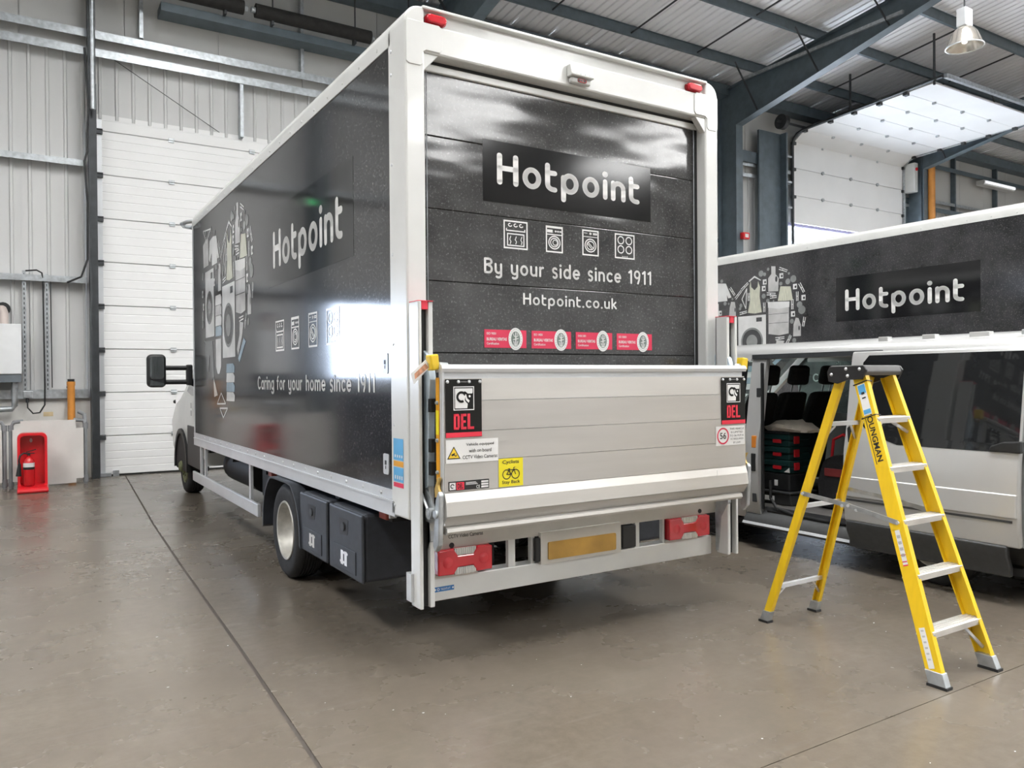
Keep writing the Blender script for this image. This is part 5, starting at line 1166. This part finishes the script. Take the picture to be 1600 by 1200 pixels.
tool_case(.656, 'dark green tool case with torn white label, lowest of three', True)
tool_case(.778, 'dark green tool case in the middle of the stack of three')
tool_case(.900, 'dark green tool case at the top of the stack, beneath the cream cloth')
cap_ = MB().box(5.955, 6.275, 4.765, 5.115, 1.021, 1.036).build('case_board', BLACK)
tag(cap_, 'thin black board between the top tool case and the cream cloth', 'board')
rings = []
for k in range(9):
    t = k / 8; y = 5.08 - .46 * t; hh = .11 * math.sin(PI * min(1, .12 + t * .85)) ** .6; ww = .17 * (math.sin(PI * (.12 + .78 * t)) ** .35)
    r = []
    for j in range(14):
        a = 2 * PI * j / 14; wob = 1 + .10 * math.sin(3 * a + 2 * k) + .06 * math.sin(7 * a + k)
        r.append((6.12 + ww * math.cos(a) * wob, y + .012 * math.sin(5 * a + k), 1.038 + max(0.0, hh * (.35 + .65 * math.sin(a)) * wob if math.sin(a) > -.5 else 0.0)))
    rings.append(r)
tag(MB().loft(rings).build('cloth_bundle', CLOTH, smooth=True), 'crumpled cream cloth lying on the tool cases in the van', 'cloth')
rb = thing('tool_bag', (6.25, 4.35, .36), 'dark bag with red panels on the van floor behind the ladder', 'bag')
MB().prism([(4.18, .361), (4.16, .60), (4.22, .80), (4.40, .86), (4.54, .80), (4.60, .60), (4.58, .361)], 'x', 6.10, 6.45).build('bag_body', SEAT, rb, bevel=.05, seg=3)
MB().box(6.09, 6.105, 4.28, 4.38, .42, .52).build('bag_panel', CASE_RED, rb, bevel=.004)
MB().box(6.09, 6.105, 4.25, 4.50, .66, .73).build('bag_panel', mat('dull_red_cloth', (0.22, 0.03, 0.03), 0.9), rb, bevel=.004)
MB().tube([(6.2, 4.26, .82), (6.2, 4.28, .98), (6.2, 4.38, 1.03), (6.2, 4.48, .98), (6.2, 4.50, .82)], .014, 8).build('bag_handle', CASE_RED, rb, smooth=True)

# ================================================================== STEPLADDER
lad = thing('stepladder', (4.13, 2.78, 0), 'yellow fibreglass stepladder with aluminium treads, open beside the van', 'ladder')
FL = (Vector((3.835, 2.19, 0.0)), Vector((4.012, 2.735, 1.555))); FRr = (Vector((4.335, 2.185, 0.0)), Vector((4.300, 2.735, 1.555)))
RLr = (Vector((3.965, 3.375, 0.0)), Vector((4.030, 2.865, 1.555))); RRr = (Vector((4.445, 3.355, 0.0)), Vector((4.325, 2.865, 1.555)))
def at_z(r, z): return r[0].lerp(r[1], z / 1.555)
def channel(name, r, dep, fl_w, inward, z0=.045, z1=1.55):
    p0, p1 = at_z(r, z0), at_z(r, z1); d = (p1 - p0).normalized()
    a = Vector((1, 0, 0)); a = (a - d * a.dot(d)).normalized(); b = d.cross(a).normalized()      # b: across the rail, fore and aft
    t = .006; i = inward
    pr = [(0, -dep/2), (fl_w*i, -dep/2), (fl_w*i, -dep/2 + t), (t*i, -dep/2 + t), (t*i, dep/2 - t), (fl_w*i, dep/2 - t), (fl_w*i, dep/2), (0, dep/2)]
    rg = [[p + a * u + b * v for u, v in pr] for p in (p0, p1)]
    o = MB().loft(rg).build(name, YELLOW, lad)
    # boot
    q0, q1 = at_z(r, 0.0), at_z(r, .07); bw = fl_w + .012
    cen = [p + a * (i * fl_w / 2) for p in (q0, q1)]
    rg = []
    for p, zz in ((cen[0], .012), (cen[1], .075)):
        rg.append([Vector((p.x + su * bw/2, p.y + sv * (dep/2 + .006), zz)) for su, sv in ((-1,-1),(1,-1),(1,1),(-1,1))])
    MB().loft(rg).build('boot', GALV, o, bevel=.003)
    p = cen[0]; MB().box(p.x - bw/2 - .004, p.x + bw/2 + .004, p.y - dep/2 - .012, p.y + dep/2 + .012, 0.0, .014).build('rubber_foot', BLACK, o)
    return o, d, a, b
fl_o, fd_, fa_, fb_ = channel('front_rail', FL, .080, .032, 1)
channel('front_rail', FRr, .080, .032, -1)
channel('rear_rail', RLr, .048, .030, 1); channel('rear_rail', RRr, .048, .030, -1)
for k, z in enumerate((.255, .520, .785, 1.055, 1.318)):
    l = at_z(FL, z); r = at_z(FRr, z); x0 = l.x + .007; x1 = r.x - .007; y = l.y
    pr = [(y - .046, z - .030), (y - .048, z), (y - .040, z + .004), (y + .040, z + .004), (y + .042, z - .030), (y + .036, z - .030), (y + .034, z - .004), (y - .036, z - .004), (y - .040, z - .030)]
    tr_ = MB().prism(pr, 'x', x0, x1).build('tread', TREAD, lad)
    for q in range(4): MB().box(x0, x1, y - .034 + .019 * q, y - .028 + .019 * q, z + .004, z + .0065).build('tread_rib', TREAD, tr_)
    for xx in (x0 + .012, x1 - .012): MB().cyl((xx, y - .050, z - .014), (xx, y - .046, z - .014), .006, n=8).build('rivet', GALV, tr_)
    if k in (0, 4):
        for rr, s in ((FL, 1), (FRr, -1)):
            e = at_z(rr, z - .15) if k == 0 else at_z(rr, z - .09); m_ = (x0 + .10) if s > 0 else (x1 - .10)
            MB().bar((e.x + s * .012, e.y, e.z), (m_, y, z - .03), .016, .010, up=(0, 1, 0)).build('tread_brace', ALU, tr_)
for k, z in enumerate((.24, .765, 1.27)):
    l = at_z(RLr, z); r = at_z(RRr, z)
    hb = MB().prism([(l.y - .014, z - .014), (l.y - .014, z + .010), (l.y + .014, z + .010), (l.y + .014, z - .014)], 'x', l.x + .006, r.x - .006).build('rear_bar', ALU, lad)
    if k != 1:
        for rr, s in ((RLr, 1), (RRr, -1)):
            e = at_z(rr, z - .10); m_ = l.x + .09 if s > 0 else r.x - .09
            MB().bar((e.x + s * .012, e.y, e.z), (m_, l.y, z - .014), .014, .008, up=(0, 1, 0)).build('bar_brace', ALU, hb)
for fr_, rr_, s in ((FL, RLr, -1), (FRr, RRr, 1)):
    a = at_z(rr_, .845) + Vector((s * .010, 0, 0)); b = at_z(fr_, .775) + Vector((s * .010, -.02, 0)); m_ = a.lerp(b, .52) + Vector((s * .004, 0, .012))
    sp = MB().bar(a, m_, .004, .026, up=(0, 0, 1)).bar(m_ + Vector((s*.004, 0, 0)), b + Vector((s*.004, 0, 0)), .004, .026).build('spreader', GALV, lad)
    for p in (a, m_, a.lerp(b, .45), a.lerp(b, .60), b): MB().cyl(p + Vector((s * .001, 0, 0)), p + Vector((s * .010, 0, 0)), .009, n=8).build('rivet', ALU, sp)
tp = MB().prism([(2.690, 1.555), (2.675, 1.575), (2.690, 1.612), (2.905, 1.612), (2.925, 1.585), (2.910, 1.555)], 'x', 3.998, 4.335).build('top_cap', mat('grey_top_cap', (0.10, 0.10, 0.10), 0.5), lad, bevel=.006)
for s, xx in ((-1, 3.996), (1, 4.337)):
    bk = MB().prism([(2.700, 1.532), (2.672, 1.585), (2.690, 1.610), (2.908, 1.606), (2.925, 1.575), (2.915, 1.520), (2.86, 1.508), (2.79, 1.530)], 'x', xx - .008, xx + .008).build('hinge_bracket', BLACK, lad, bevel=.003)
    for y, z in ((2.715, 1.590), (2.80, 1.592), (2.79, 1.552), (2.895, 1.560)):
        MB().lathe([(.0001, .006), (.007, .004), (.010, 0)], (xx + s * .008, y, z), (s, 0, 0), 10).build('rivet', ALU, bk, smooth=True)
# print and labels on the left front rail
lo = at_z(FL, 0); ld = (FL[1] - FL[0]).normalized(); uu = -ld; vv = Vector((0, -ld.z, ld.y)); vv = (vv - uu * vv.dot(uu)).normalized()
fr_l = Frame(lo, uu, vv)
if fr_l.n.x > 0: fr_l = Frame(lo, uu, -vv)
LEN = (FL[1] - FL[0]).length
def uz(z): return -(z / 1.555) * LEN
sans(Decal(fr_l, .0012), 'YOUNGMAN', uz(1.358), -.015, uz(1.085), .020, .02).build('maker_lettering', INK, fl_o)
Decal(fr_l, .0012).rect(uz(1.32), -.026, uz(1.075), -.022).build('lettering_underline', INK, fl_o)
lb = Decal(fr_l, .0024).rect(uz(1.505), -.026, uz(1.335), .024).build('inspection_tag', STICKER_WHITE, fl_o)
Decal(fr_l, .0034).rect(uz(1.50), -.023, uz(1.452), .021).rect(uz(1.365), -.023, uz(1.342), .021).build('tag_blue', SKY_BLUE, lb)
Decal(fr_l, .0044).rect(uz(1.46), -.01, uz(1.448), .01).rect(uz(1.432), -.012, uz(1.425), .012).build('tag_marks', INK, lb)
lb = Decal(fr_l, .0012).rect(uz(.735), -.018, uz(.560), .010).build('instruction_label', STICKER_WHITE, fl_o)
D = Decal(fr_l, .0022)
for k in range(4): D.rect(uz(.71 - .03*k), -.014, uz(.695 - .03*k), .006)
D.build('label_print', PRINT_GREY, lb)
Decal(fr_l, .0022).rect(uz(.615), -.018, uz(.610), .010).rect(uz(.583), -.018, uz(.578), .010).rect(uz(.566), -.018, uz(.560), .010).build('label_red', PINK_RED, lb)
lb = Decal(fr_l, .0012).rect(uz(.270), -.02, uz(.085), .012).build('serial_label', STICKER_WHITE, fl_o)
D = Decal(fr_l, .0022)
for k in range(6): D.rect(uz(.26 - .026*k), -.012, uz(.252 - .026*k), .004)
D.build('label_print', PRINT_GREY, lb)
for z in (1.512, 1.325):
    c = at_z(FL, z); o = c
    MB().tube([c + fr_l.v * a + fr_l.n * b for a, b in ((-.046, .004), (.046, .004), (.046, -.037), (-.046, -.037), (-.046, .004))], .003, 6).build('cable_tie', BLACK, fl_o)
for z in (1.49, 1.40):
    pass

# ================================================================== THINGS ALONG THE BACK WALL
es_ = thing('extinguisher_stand', (.105, 13.2, 0), 'red plastic extinguisher stand on the floor against the white board', 'stand')
ol = rrect(-.078, .288, .03, .835, .075, 6); il = rrect(-.045, .255, .075, .80, .06, 6)
n_ = len(ol)
mb_ = MB(); mb_.add([(x, 13.10, z) for x, z in ol] + [(x, 13.10, z) for x, z in il] + [(x, 13.30, z) for x, z in il] + [(x, 13.34, z) for x, z in ol],
   [(i, (i+1) % n_, n_ + (i+1) % n_, n_ + i) for i in range(n_)] + [(n_+i, n_+(i+1) % n_, 2*n_+(i+1) % n_, 2*n_+i) for i in range(n_)] + [(i, (i+1) % n_, 3*n_+(i+1) % n_, 3*n_+i) for i in range(n_)] + [tuple(range(2*n_, 3*n_)), tuple(range(3*n_, 4*n_))])
mb_.build('stand_shell', RED_PLASTIC, es_, smooth=True)
MB().prism([(13.34, 0), (12.90, 0), (12.88, .03), (12.92, .075), (13.08, .095), (13.34, .10)], 'x', -.085, .295).build('stand_base', RED_PLASTIC, es_, bevel=.018, seg=3)
Decal(rear(13.297)).ell(.09, .72, .018, .03).build('stand_emblem', STICKER_WHITE, es_)
ex = thing('fire_extinguisher', (.06, 13.06, .095), 'red fire extinguisher with black horn standing in the red stand', 'extinguisher')
MB().lathe([(.0001, .097), (.062, .097), (.070, .11), (.070, .40), (.062, .45), (.040, .485), (.022, .50), (.022, .52), (.0001, .52)], (.06, 13.06, 0), (0, 0, 1), 24).build('cylinder', RED_CYL, ex, smooth=True)
MB().lathe([(.0712, .36), (.0712, .42)], (.06, 13.06, 0), (0, 0, 1), 24).build('white_band', STICKER_WHITE, ex, smooth=True)
MB().lathe([(.0715, .325), (.0715, .36)], (.06, 13.06, 0), (0, 0, 1), 24).build('black_band', INK, ex, smooth=True)
MB().cyl((.06, 13.06, .515), (.06, 13.06, .56), .02, n=12).bar((.03, 13.06, .57), (.15, 13.03, .605), .02, .014).bar((.04, 13.06, .55), (.13, 13.04, .552), .02, .012).build('valve_lever', BLACK, ex)
MB().tube([(.05, 13.05, .545), (.0, 13.02, .56), (-.045, 13.0, .53), (-.06, 13.0, .46), (-.055, 13.0, .42)], .012, 8).build('hose', BLACK, ex, smooth=True)
MB().cyl((-.053, 13.0, .42), (-.065, 13.0, .24), .018, .036, 14).build('discharge_horn', BLACK, ex, smooth=True)
def framed_board(x0, x1, label, extra):
    b = thing('framed_board', ((x0 + x1) / 2, 13.7, 0), label, 'board')
    MB().prism([(x0 + .10, .10), (x0, .10), (x0, .86), (x0 + .10, .86), (x0 + .10, .985), (x1 - .10, .985), (x1 - .10, .86), (x1, .86), (x1, .10), (x1 - .10, .10), (x1 - .10, .03), (x0 + .10, .03)], 'y', 13.62, 13.645).build('board', BLOCK, b)
    for x in (x0 - .02, x1 + .03):
        MB().tube([(x, 13.68, .0), (x, 13.68, .90), (x + (.04 if x < x0 else -.03), 13.68, .97), (x + (.16 if x < x0 else -.16), 13.68, .985)], .028, 10).build('pipe_upright', mat('grey_plastic_pipe', (0.22, 0.23, 0.24), 0.5), b, smooth=True)
        for za, zb in ((.03, .14), (.84, .93)): MB().cyl((x, 13.68, za), (x, 13.68, zb), .038, n=12).build('pipe_joint', mat('grey_plastic_pipe', (0.22, 0.23, 0.24), 0.5), b, smooth=True)
    if extra: MB().tube([(x1 + .03, 13.68, .93), (x1 + .02, 13.72, 1.06), (x1 - .05, 13.78, 1.10)], .03, 10).build('pipe_elbow', mat('grey_plastic_pipe', (0.22, 0.23, 0.24), 0.5), b, smooth=True)
framed_board(-.14, .775, 'white square board in a grey pipe frame, behind the extinguisher', True)
framed_board(-1.20, -.27, 'board in a grey pipe frame at the left edge of the picture', False)
bo = thing('wall_boiler', (-.30, 14.3, 1.55), 'white wall boiler with pipes below, at the left edge', 'boiler')
MB().box(-.62, -.012, 14.18, 14.54, 1.685, 2.452).build('casing', mat('white_enamel', (0.78, 0.80, 0.81), 0.35, var=0.03), bo, bevel=.012)
MB().box(-.60, -.02, 14.20, 14.54, 1.56, 1.685).build('lower_panel', mat('slate_grey_panel', (0.14, 0.16, 0.18), 0.5), bo)
MB().tube([(-.24, 14.36, 2.45), (-.24, 14.36, 2.62), (-.26, 14.40, 2.68), (-.30, 14.56, 2.70)], .065, 12).build('flue', FLUE, bo, smooth=True)
MB().cyl((-.25, 14.45, 2.70), (-.25, 14.55, 2.70), .10, n=16).build('flue_collar', BLACK, bo, smooth=True)
MB().tube([(-.11, 14.36, 1.56), (-.11, 14.36, 1.20), (-.15, 14.36, 1.15), (-.62, 14.36, 1.13)], .045, 10).build('lagged_pipe', GALV, bo, smooth=True)
MB().tube([(-.42, 14.36, 1.56), (-.42, 14.36, 1.36), (-.62, 14.36, 1.34)], .05, 10).build('lagged_pipe', DARK_STEEL, bo, smooth=True)
def strut_channel(x, z0, z1, label):
    b = thing('strut_channel', (x, 14.50, z0), label, 'channel')
    MB().prism([(x - .025, 14.50), (x - .025, 14.46), (x + .025, 14.46), (x + .025, 14.50), (x + .020, 14.50), (x + .020, 14.465), (x - .020, 14.465), (x - .020, 14.50)], 'z', z0, z1).build('channel', GALV, b)
    D = Decal(rear(14.459)); z = z0 + .05
    while z < z1 - .05: D.rect(x - .007, z, x + .007, z + .04); z += .075
    tag(D.build('slots', DARK_STEEL, b), kind='stuff')
strut_channel(.03, 1.30, 3.31, 'perforated steel channel rising beside the boiler')
strut_channel(.335, 1.30, 3.27, 'perforated steel channel carrying a black cable, right of the boiler')
tag(MB().tube([(.05, 14.42, 3.30), (.20, 14.42, 3.32), (.27, 14.42, 3.28), (.285, 14.44, 3.18), (.29, 14.44, 2.2), (.295, 14.44, 1.5), (.29, 14.42, 1.2), (.22, 14.42, 1.08), (.13, 14.42, 1.07), (.06, 14.42, 1.16), (.055, 14.44, 1.30)], .012, 6).build('hanging_cable', BLACK, smooth=True), 'black cable looping below the socket beside the boiler', 'cable')
so = thing('wall_socket', (.06, 14.47, 1.30), 'small grey socket box on the wall rail with a looped cable', 'socket')
MB().box(.0, .13, 14.42, 14.50, 1.31, 1.42).build('box', GALV, so, bevel=.008)
MB().cyl((.055, 14.45, 1.24), (.055, 14.45, 1.32), .022, n=10).build('gland', BLACK, so)
tag(MB().tube([(.385, 14.44, 3.25), (.39, 14.44, 2.2), (.395, 14.44, 1.47)], .008, 6).build('thin_cable', BLACK, smooth=True), 'thin cable running down the second steel channel to the rail', 'cable')
op = thing('drain_pipe', (.652, 14.37, 0), 'orange drain pipe with a dark cap standing behind the board', 'pipe')
MB().cyl((.652, 14.37, 0), (.652, 14.37, 1.56), .055, n=20).build('pipe', ORANGE_PIPE, op, smooth=True)
MB().cyl((.652, 14.37, 1.50), (.652, 14.37, 1.565), .062, n=20).build('collar', ORANGE_PIPE, op, smooth=True)
MB().cyl((.652, 14.37, 1.565), (.652, 14.37, 1.605), .05, n=16).box(.59, .61, 14.38, 14.42, 1.46, 1.49).build('cap', BLACK, op)
Decal(rear(14.519)).rect(.27, 1.015, .405, 1.085).build('notice', CREAM_LABEL, wall_back)
tag(MB().tube([(.88, 14.15, 6.85), (.90, 14.15, 6.4), (.93, 14.14, 5.9), (.90, 14.14, 5.5), (.90, 14.14, 5.2), (.86, 14.14, 5.05), (.90, 14.14, 4.4), (.89, 14.14, 3.5), (.80, 14.14, 3.22), (.62, 14.40, 3.15)], .016, 6).build('trailing_cable', BLACK, smooth=True), 'black cable trailing down the tall door post', 'cable')
# radiant heater tubes under the eaves
for x0, x1, lb_ in ((1.3, 3.30, 'dark lagged heater tube under the eaves, left of the short gap'), (3.50, 5.62, 'dark lagged heater tube under the eaves, nearest the truck')):
    ht = thing('heater_tube', ((x0 + x1) / 2, 14.0, 7.95), lb_, 'heater')
    MB().cyl((x0, 13.98, 8.00), (x1, 13.98, 8.00), .12, n=18).build('lagging', INSULATION, ht, smooth=True)
    MB().cyl((x0 - .07, 13.98, 8.00), (x1 + .07, 13.98, 8.00), .05, n=12).build('core_pipe', GALV, ht, smooth=True)
    for x in (x0 + .3, x1 - .3): MB().box(x - .02, x + .02, 13.96, 14.09, 7.82, 7.92).box(x - .01, x + .01, 13.97, 13.99, 8.1, roof_z(13.98)).build('bracket', DARK_STEEL, ht)
ht = thing('heater_tube', (6.4, 14.0, 7.95), 'short dark heater tube just above the corner of the truck', 'heater')
MB().cyl((5.82, 13.98, 8.00), (7.0, 13.98, 8.00), .11, n=18).build('lagging', INSULATION, ht, smooth=True)
MB().box(6.4, 6.42, 13.97, 13.99, 8.1, roof_z(13.98)).box(6.38, 6.44, 13.96, 14.09, 7.82, 7.92).build('bracket', DARK_STEEL, ht)
tag(MB().cyl((1.3, 14.42, 6.86), (3.0, 14.56, 5.96), .006, n=6).build('tie_wire', DARK_STEEL), 'thin wire slanting across the wall above the near door', 'wire')
# lit green sign (its glow shows as a reflection in the truck's side)
xs_ = thing('exit_sign', (-1.18, 14.5, 4.8), 'green illuminated sign on the back wall', 'sign')
MB().box(-1.38, -.98, 14.42, 14.57, 4.80, 4.98).build('sign_case', WHITE_PAINT, xs_)
MB().box(-1.28, -1.08, 14.41, 14.42, 4.83, 4.93).build('sign_face', EXIT_GREEN, xs_)
# high-bay lamp
hb = thing('high_bay_lamp', (12.0, 6.4, 6.40), 'high bay lamp with flared metal reflector hanging from the roof', 'lamp')
MB().lathe([(.250, 6.455), (.258, 6.450), (.250, 6.462), (.215, 6.56), (.175, 6.66), (.13, 6.72), (.09, 6.745), (.0001, 6.75)], (12.0, 6.4, 0), (0, 0, 1), 36).build('reflector', BELL, hb, smooth=True)
MB().lathe([(.248, 6.448), (.262, 6.452), (.262, 6.464), (.248, 6.462), (.248, 6.448)], (12.0, 6.4, 0), (0, 0, 1), 36).build('rim', ALU, hb, smooth=True)
MB().lathe([(.0001, 6.50), (.035, 6.52), (.045, 6.58), (.025, 6.68), (.0001, 6.70)], (12.0, 6.4, 0), (0, 0, 1), 14).build('bulb', GLOWBULB, hb, smooth=True)
MB().box(11.90, 12.10, 6.33, 6.47, 6.75, 7.02).build('gear_box', ALU, hb, bevel=.01)
MB().cyl((12.0, 6.4, 7.02), (12.0, 6.4, roof_z(6.4) + .02), .012, n=6).build('chain', DARK_STEEL, hb)
fx = thing('batten_light', (28.7, 14.2, 8.1), 'white fluorescent batten on the far right wall', 'lamp')
MB().prism([(14.16, 8.02), (14.12, 8.10), (14.16, 8.18), (14.40, 8.18), (14.40, 8.02)], 'x', 27.7, 29.75).build('batten_body', WHITE_PAINT, fx)
MB().box(27.75, 29.70, 14.10, 14.15, 8.06, 8.14).build('tube_cover', TUBE_ON, fx)
ab = thing('alarm_box', (15.60, 13.80, 5.1), 'small red alarm box on the steel column above the far truck', 'alarm')
MB().box(15.50, 15.72, 13.76, 13.885, 5.05, 5.22).build('box', RED_PLASTIC, ab, bevel=.015)
MB().box(15.55, 15.67, 13.755, 13.762, 5.09, 5.18).build('face', STICKER_WHITE, ab)
# fan-heater box on the column right of the open door
bxx = thing('control_box', (23.62, 14.2, 7.6), 'white control box beside the raised door track', 'box')
MB().box(23.47, 23.66, 14.05, 14.40, 7.25, 8.15).build('box', WHITE_PAINT, bxx, bevel=.02)
MB().cyl((23.56, 14.05, 7.95), (23.56, 14.02, 7.95), .05, n=12).build('beacon', RED_PLASTIC, bxx)

# paint flecks on the floor: too many and too small to count
fk = MB()
for k in range(70):
    x = random.uniform(1.2, 5.5); y = random.uniform(1.6, 4.2) if k % 3 else random.uniform(4.2, 8.0) - 0.0
    if y > 4.2: x = random.uniform(-.5, 1.6)
    r = random.uniform(.002, .0055); a = random.uniform(0, 6.28)
    fk.add([(x + r * (1 + .6 * (q % 2)) * math.cos(a + q * 1.2566), y + r * math.sin(a + q * 1.2566), .0012) for q in range(5)], [(0, 1, 2, 3, 4)])
tag(fk.build('paint_flecks', STICKER_WHITE), 'tiny white flecks scattered over the concrete floor', 'flecks', kind='stuff')
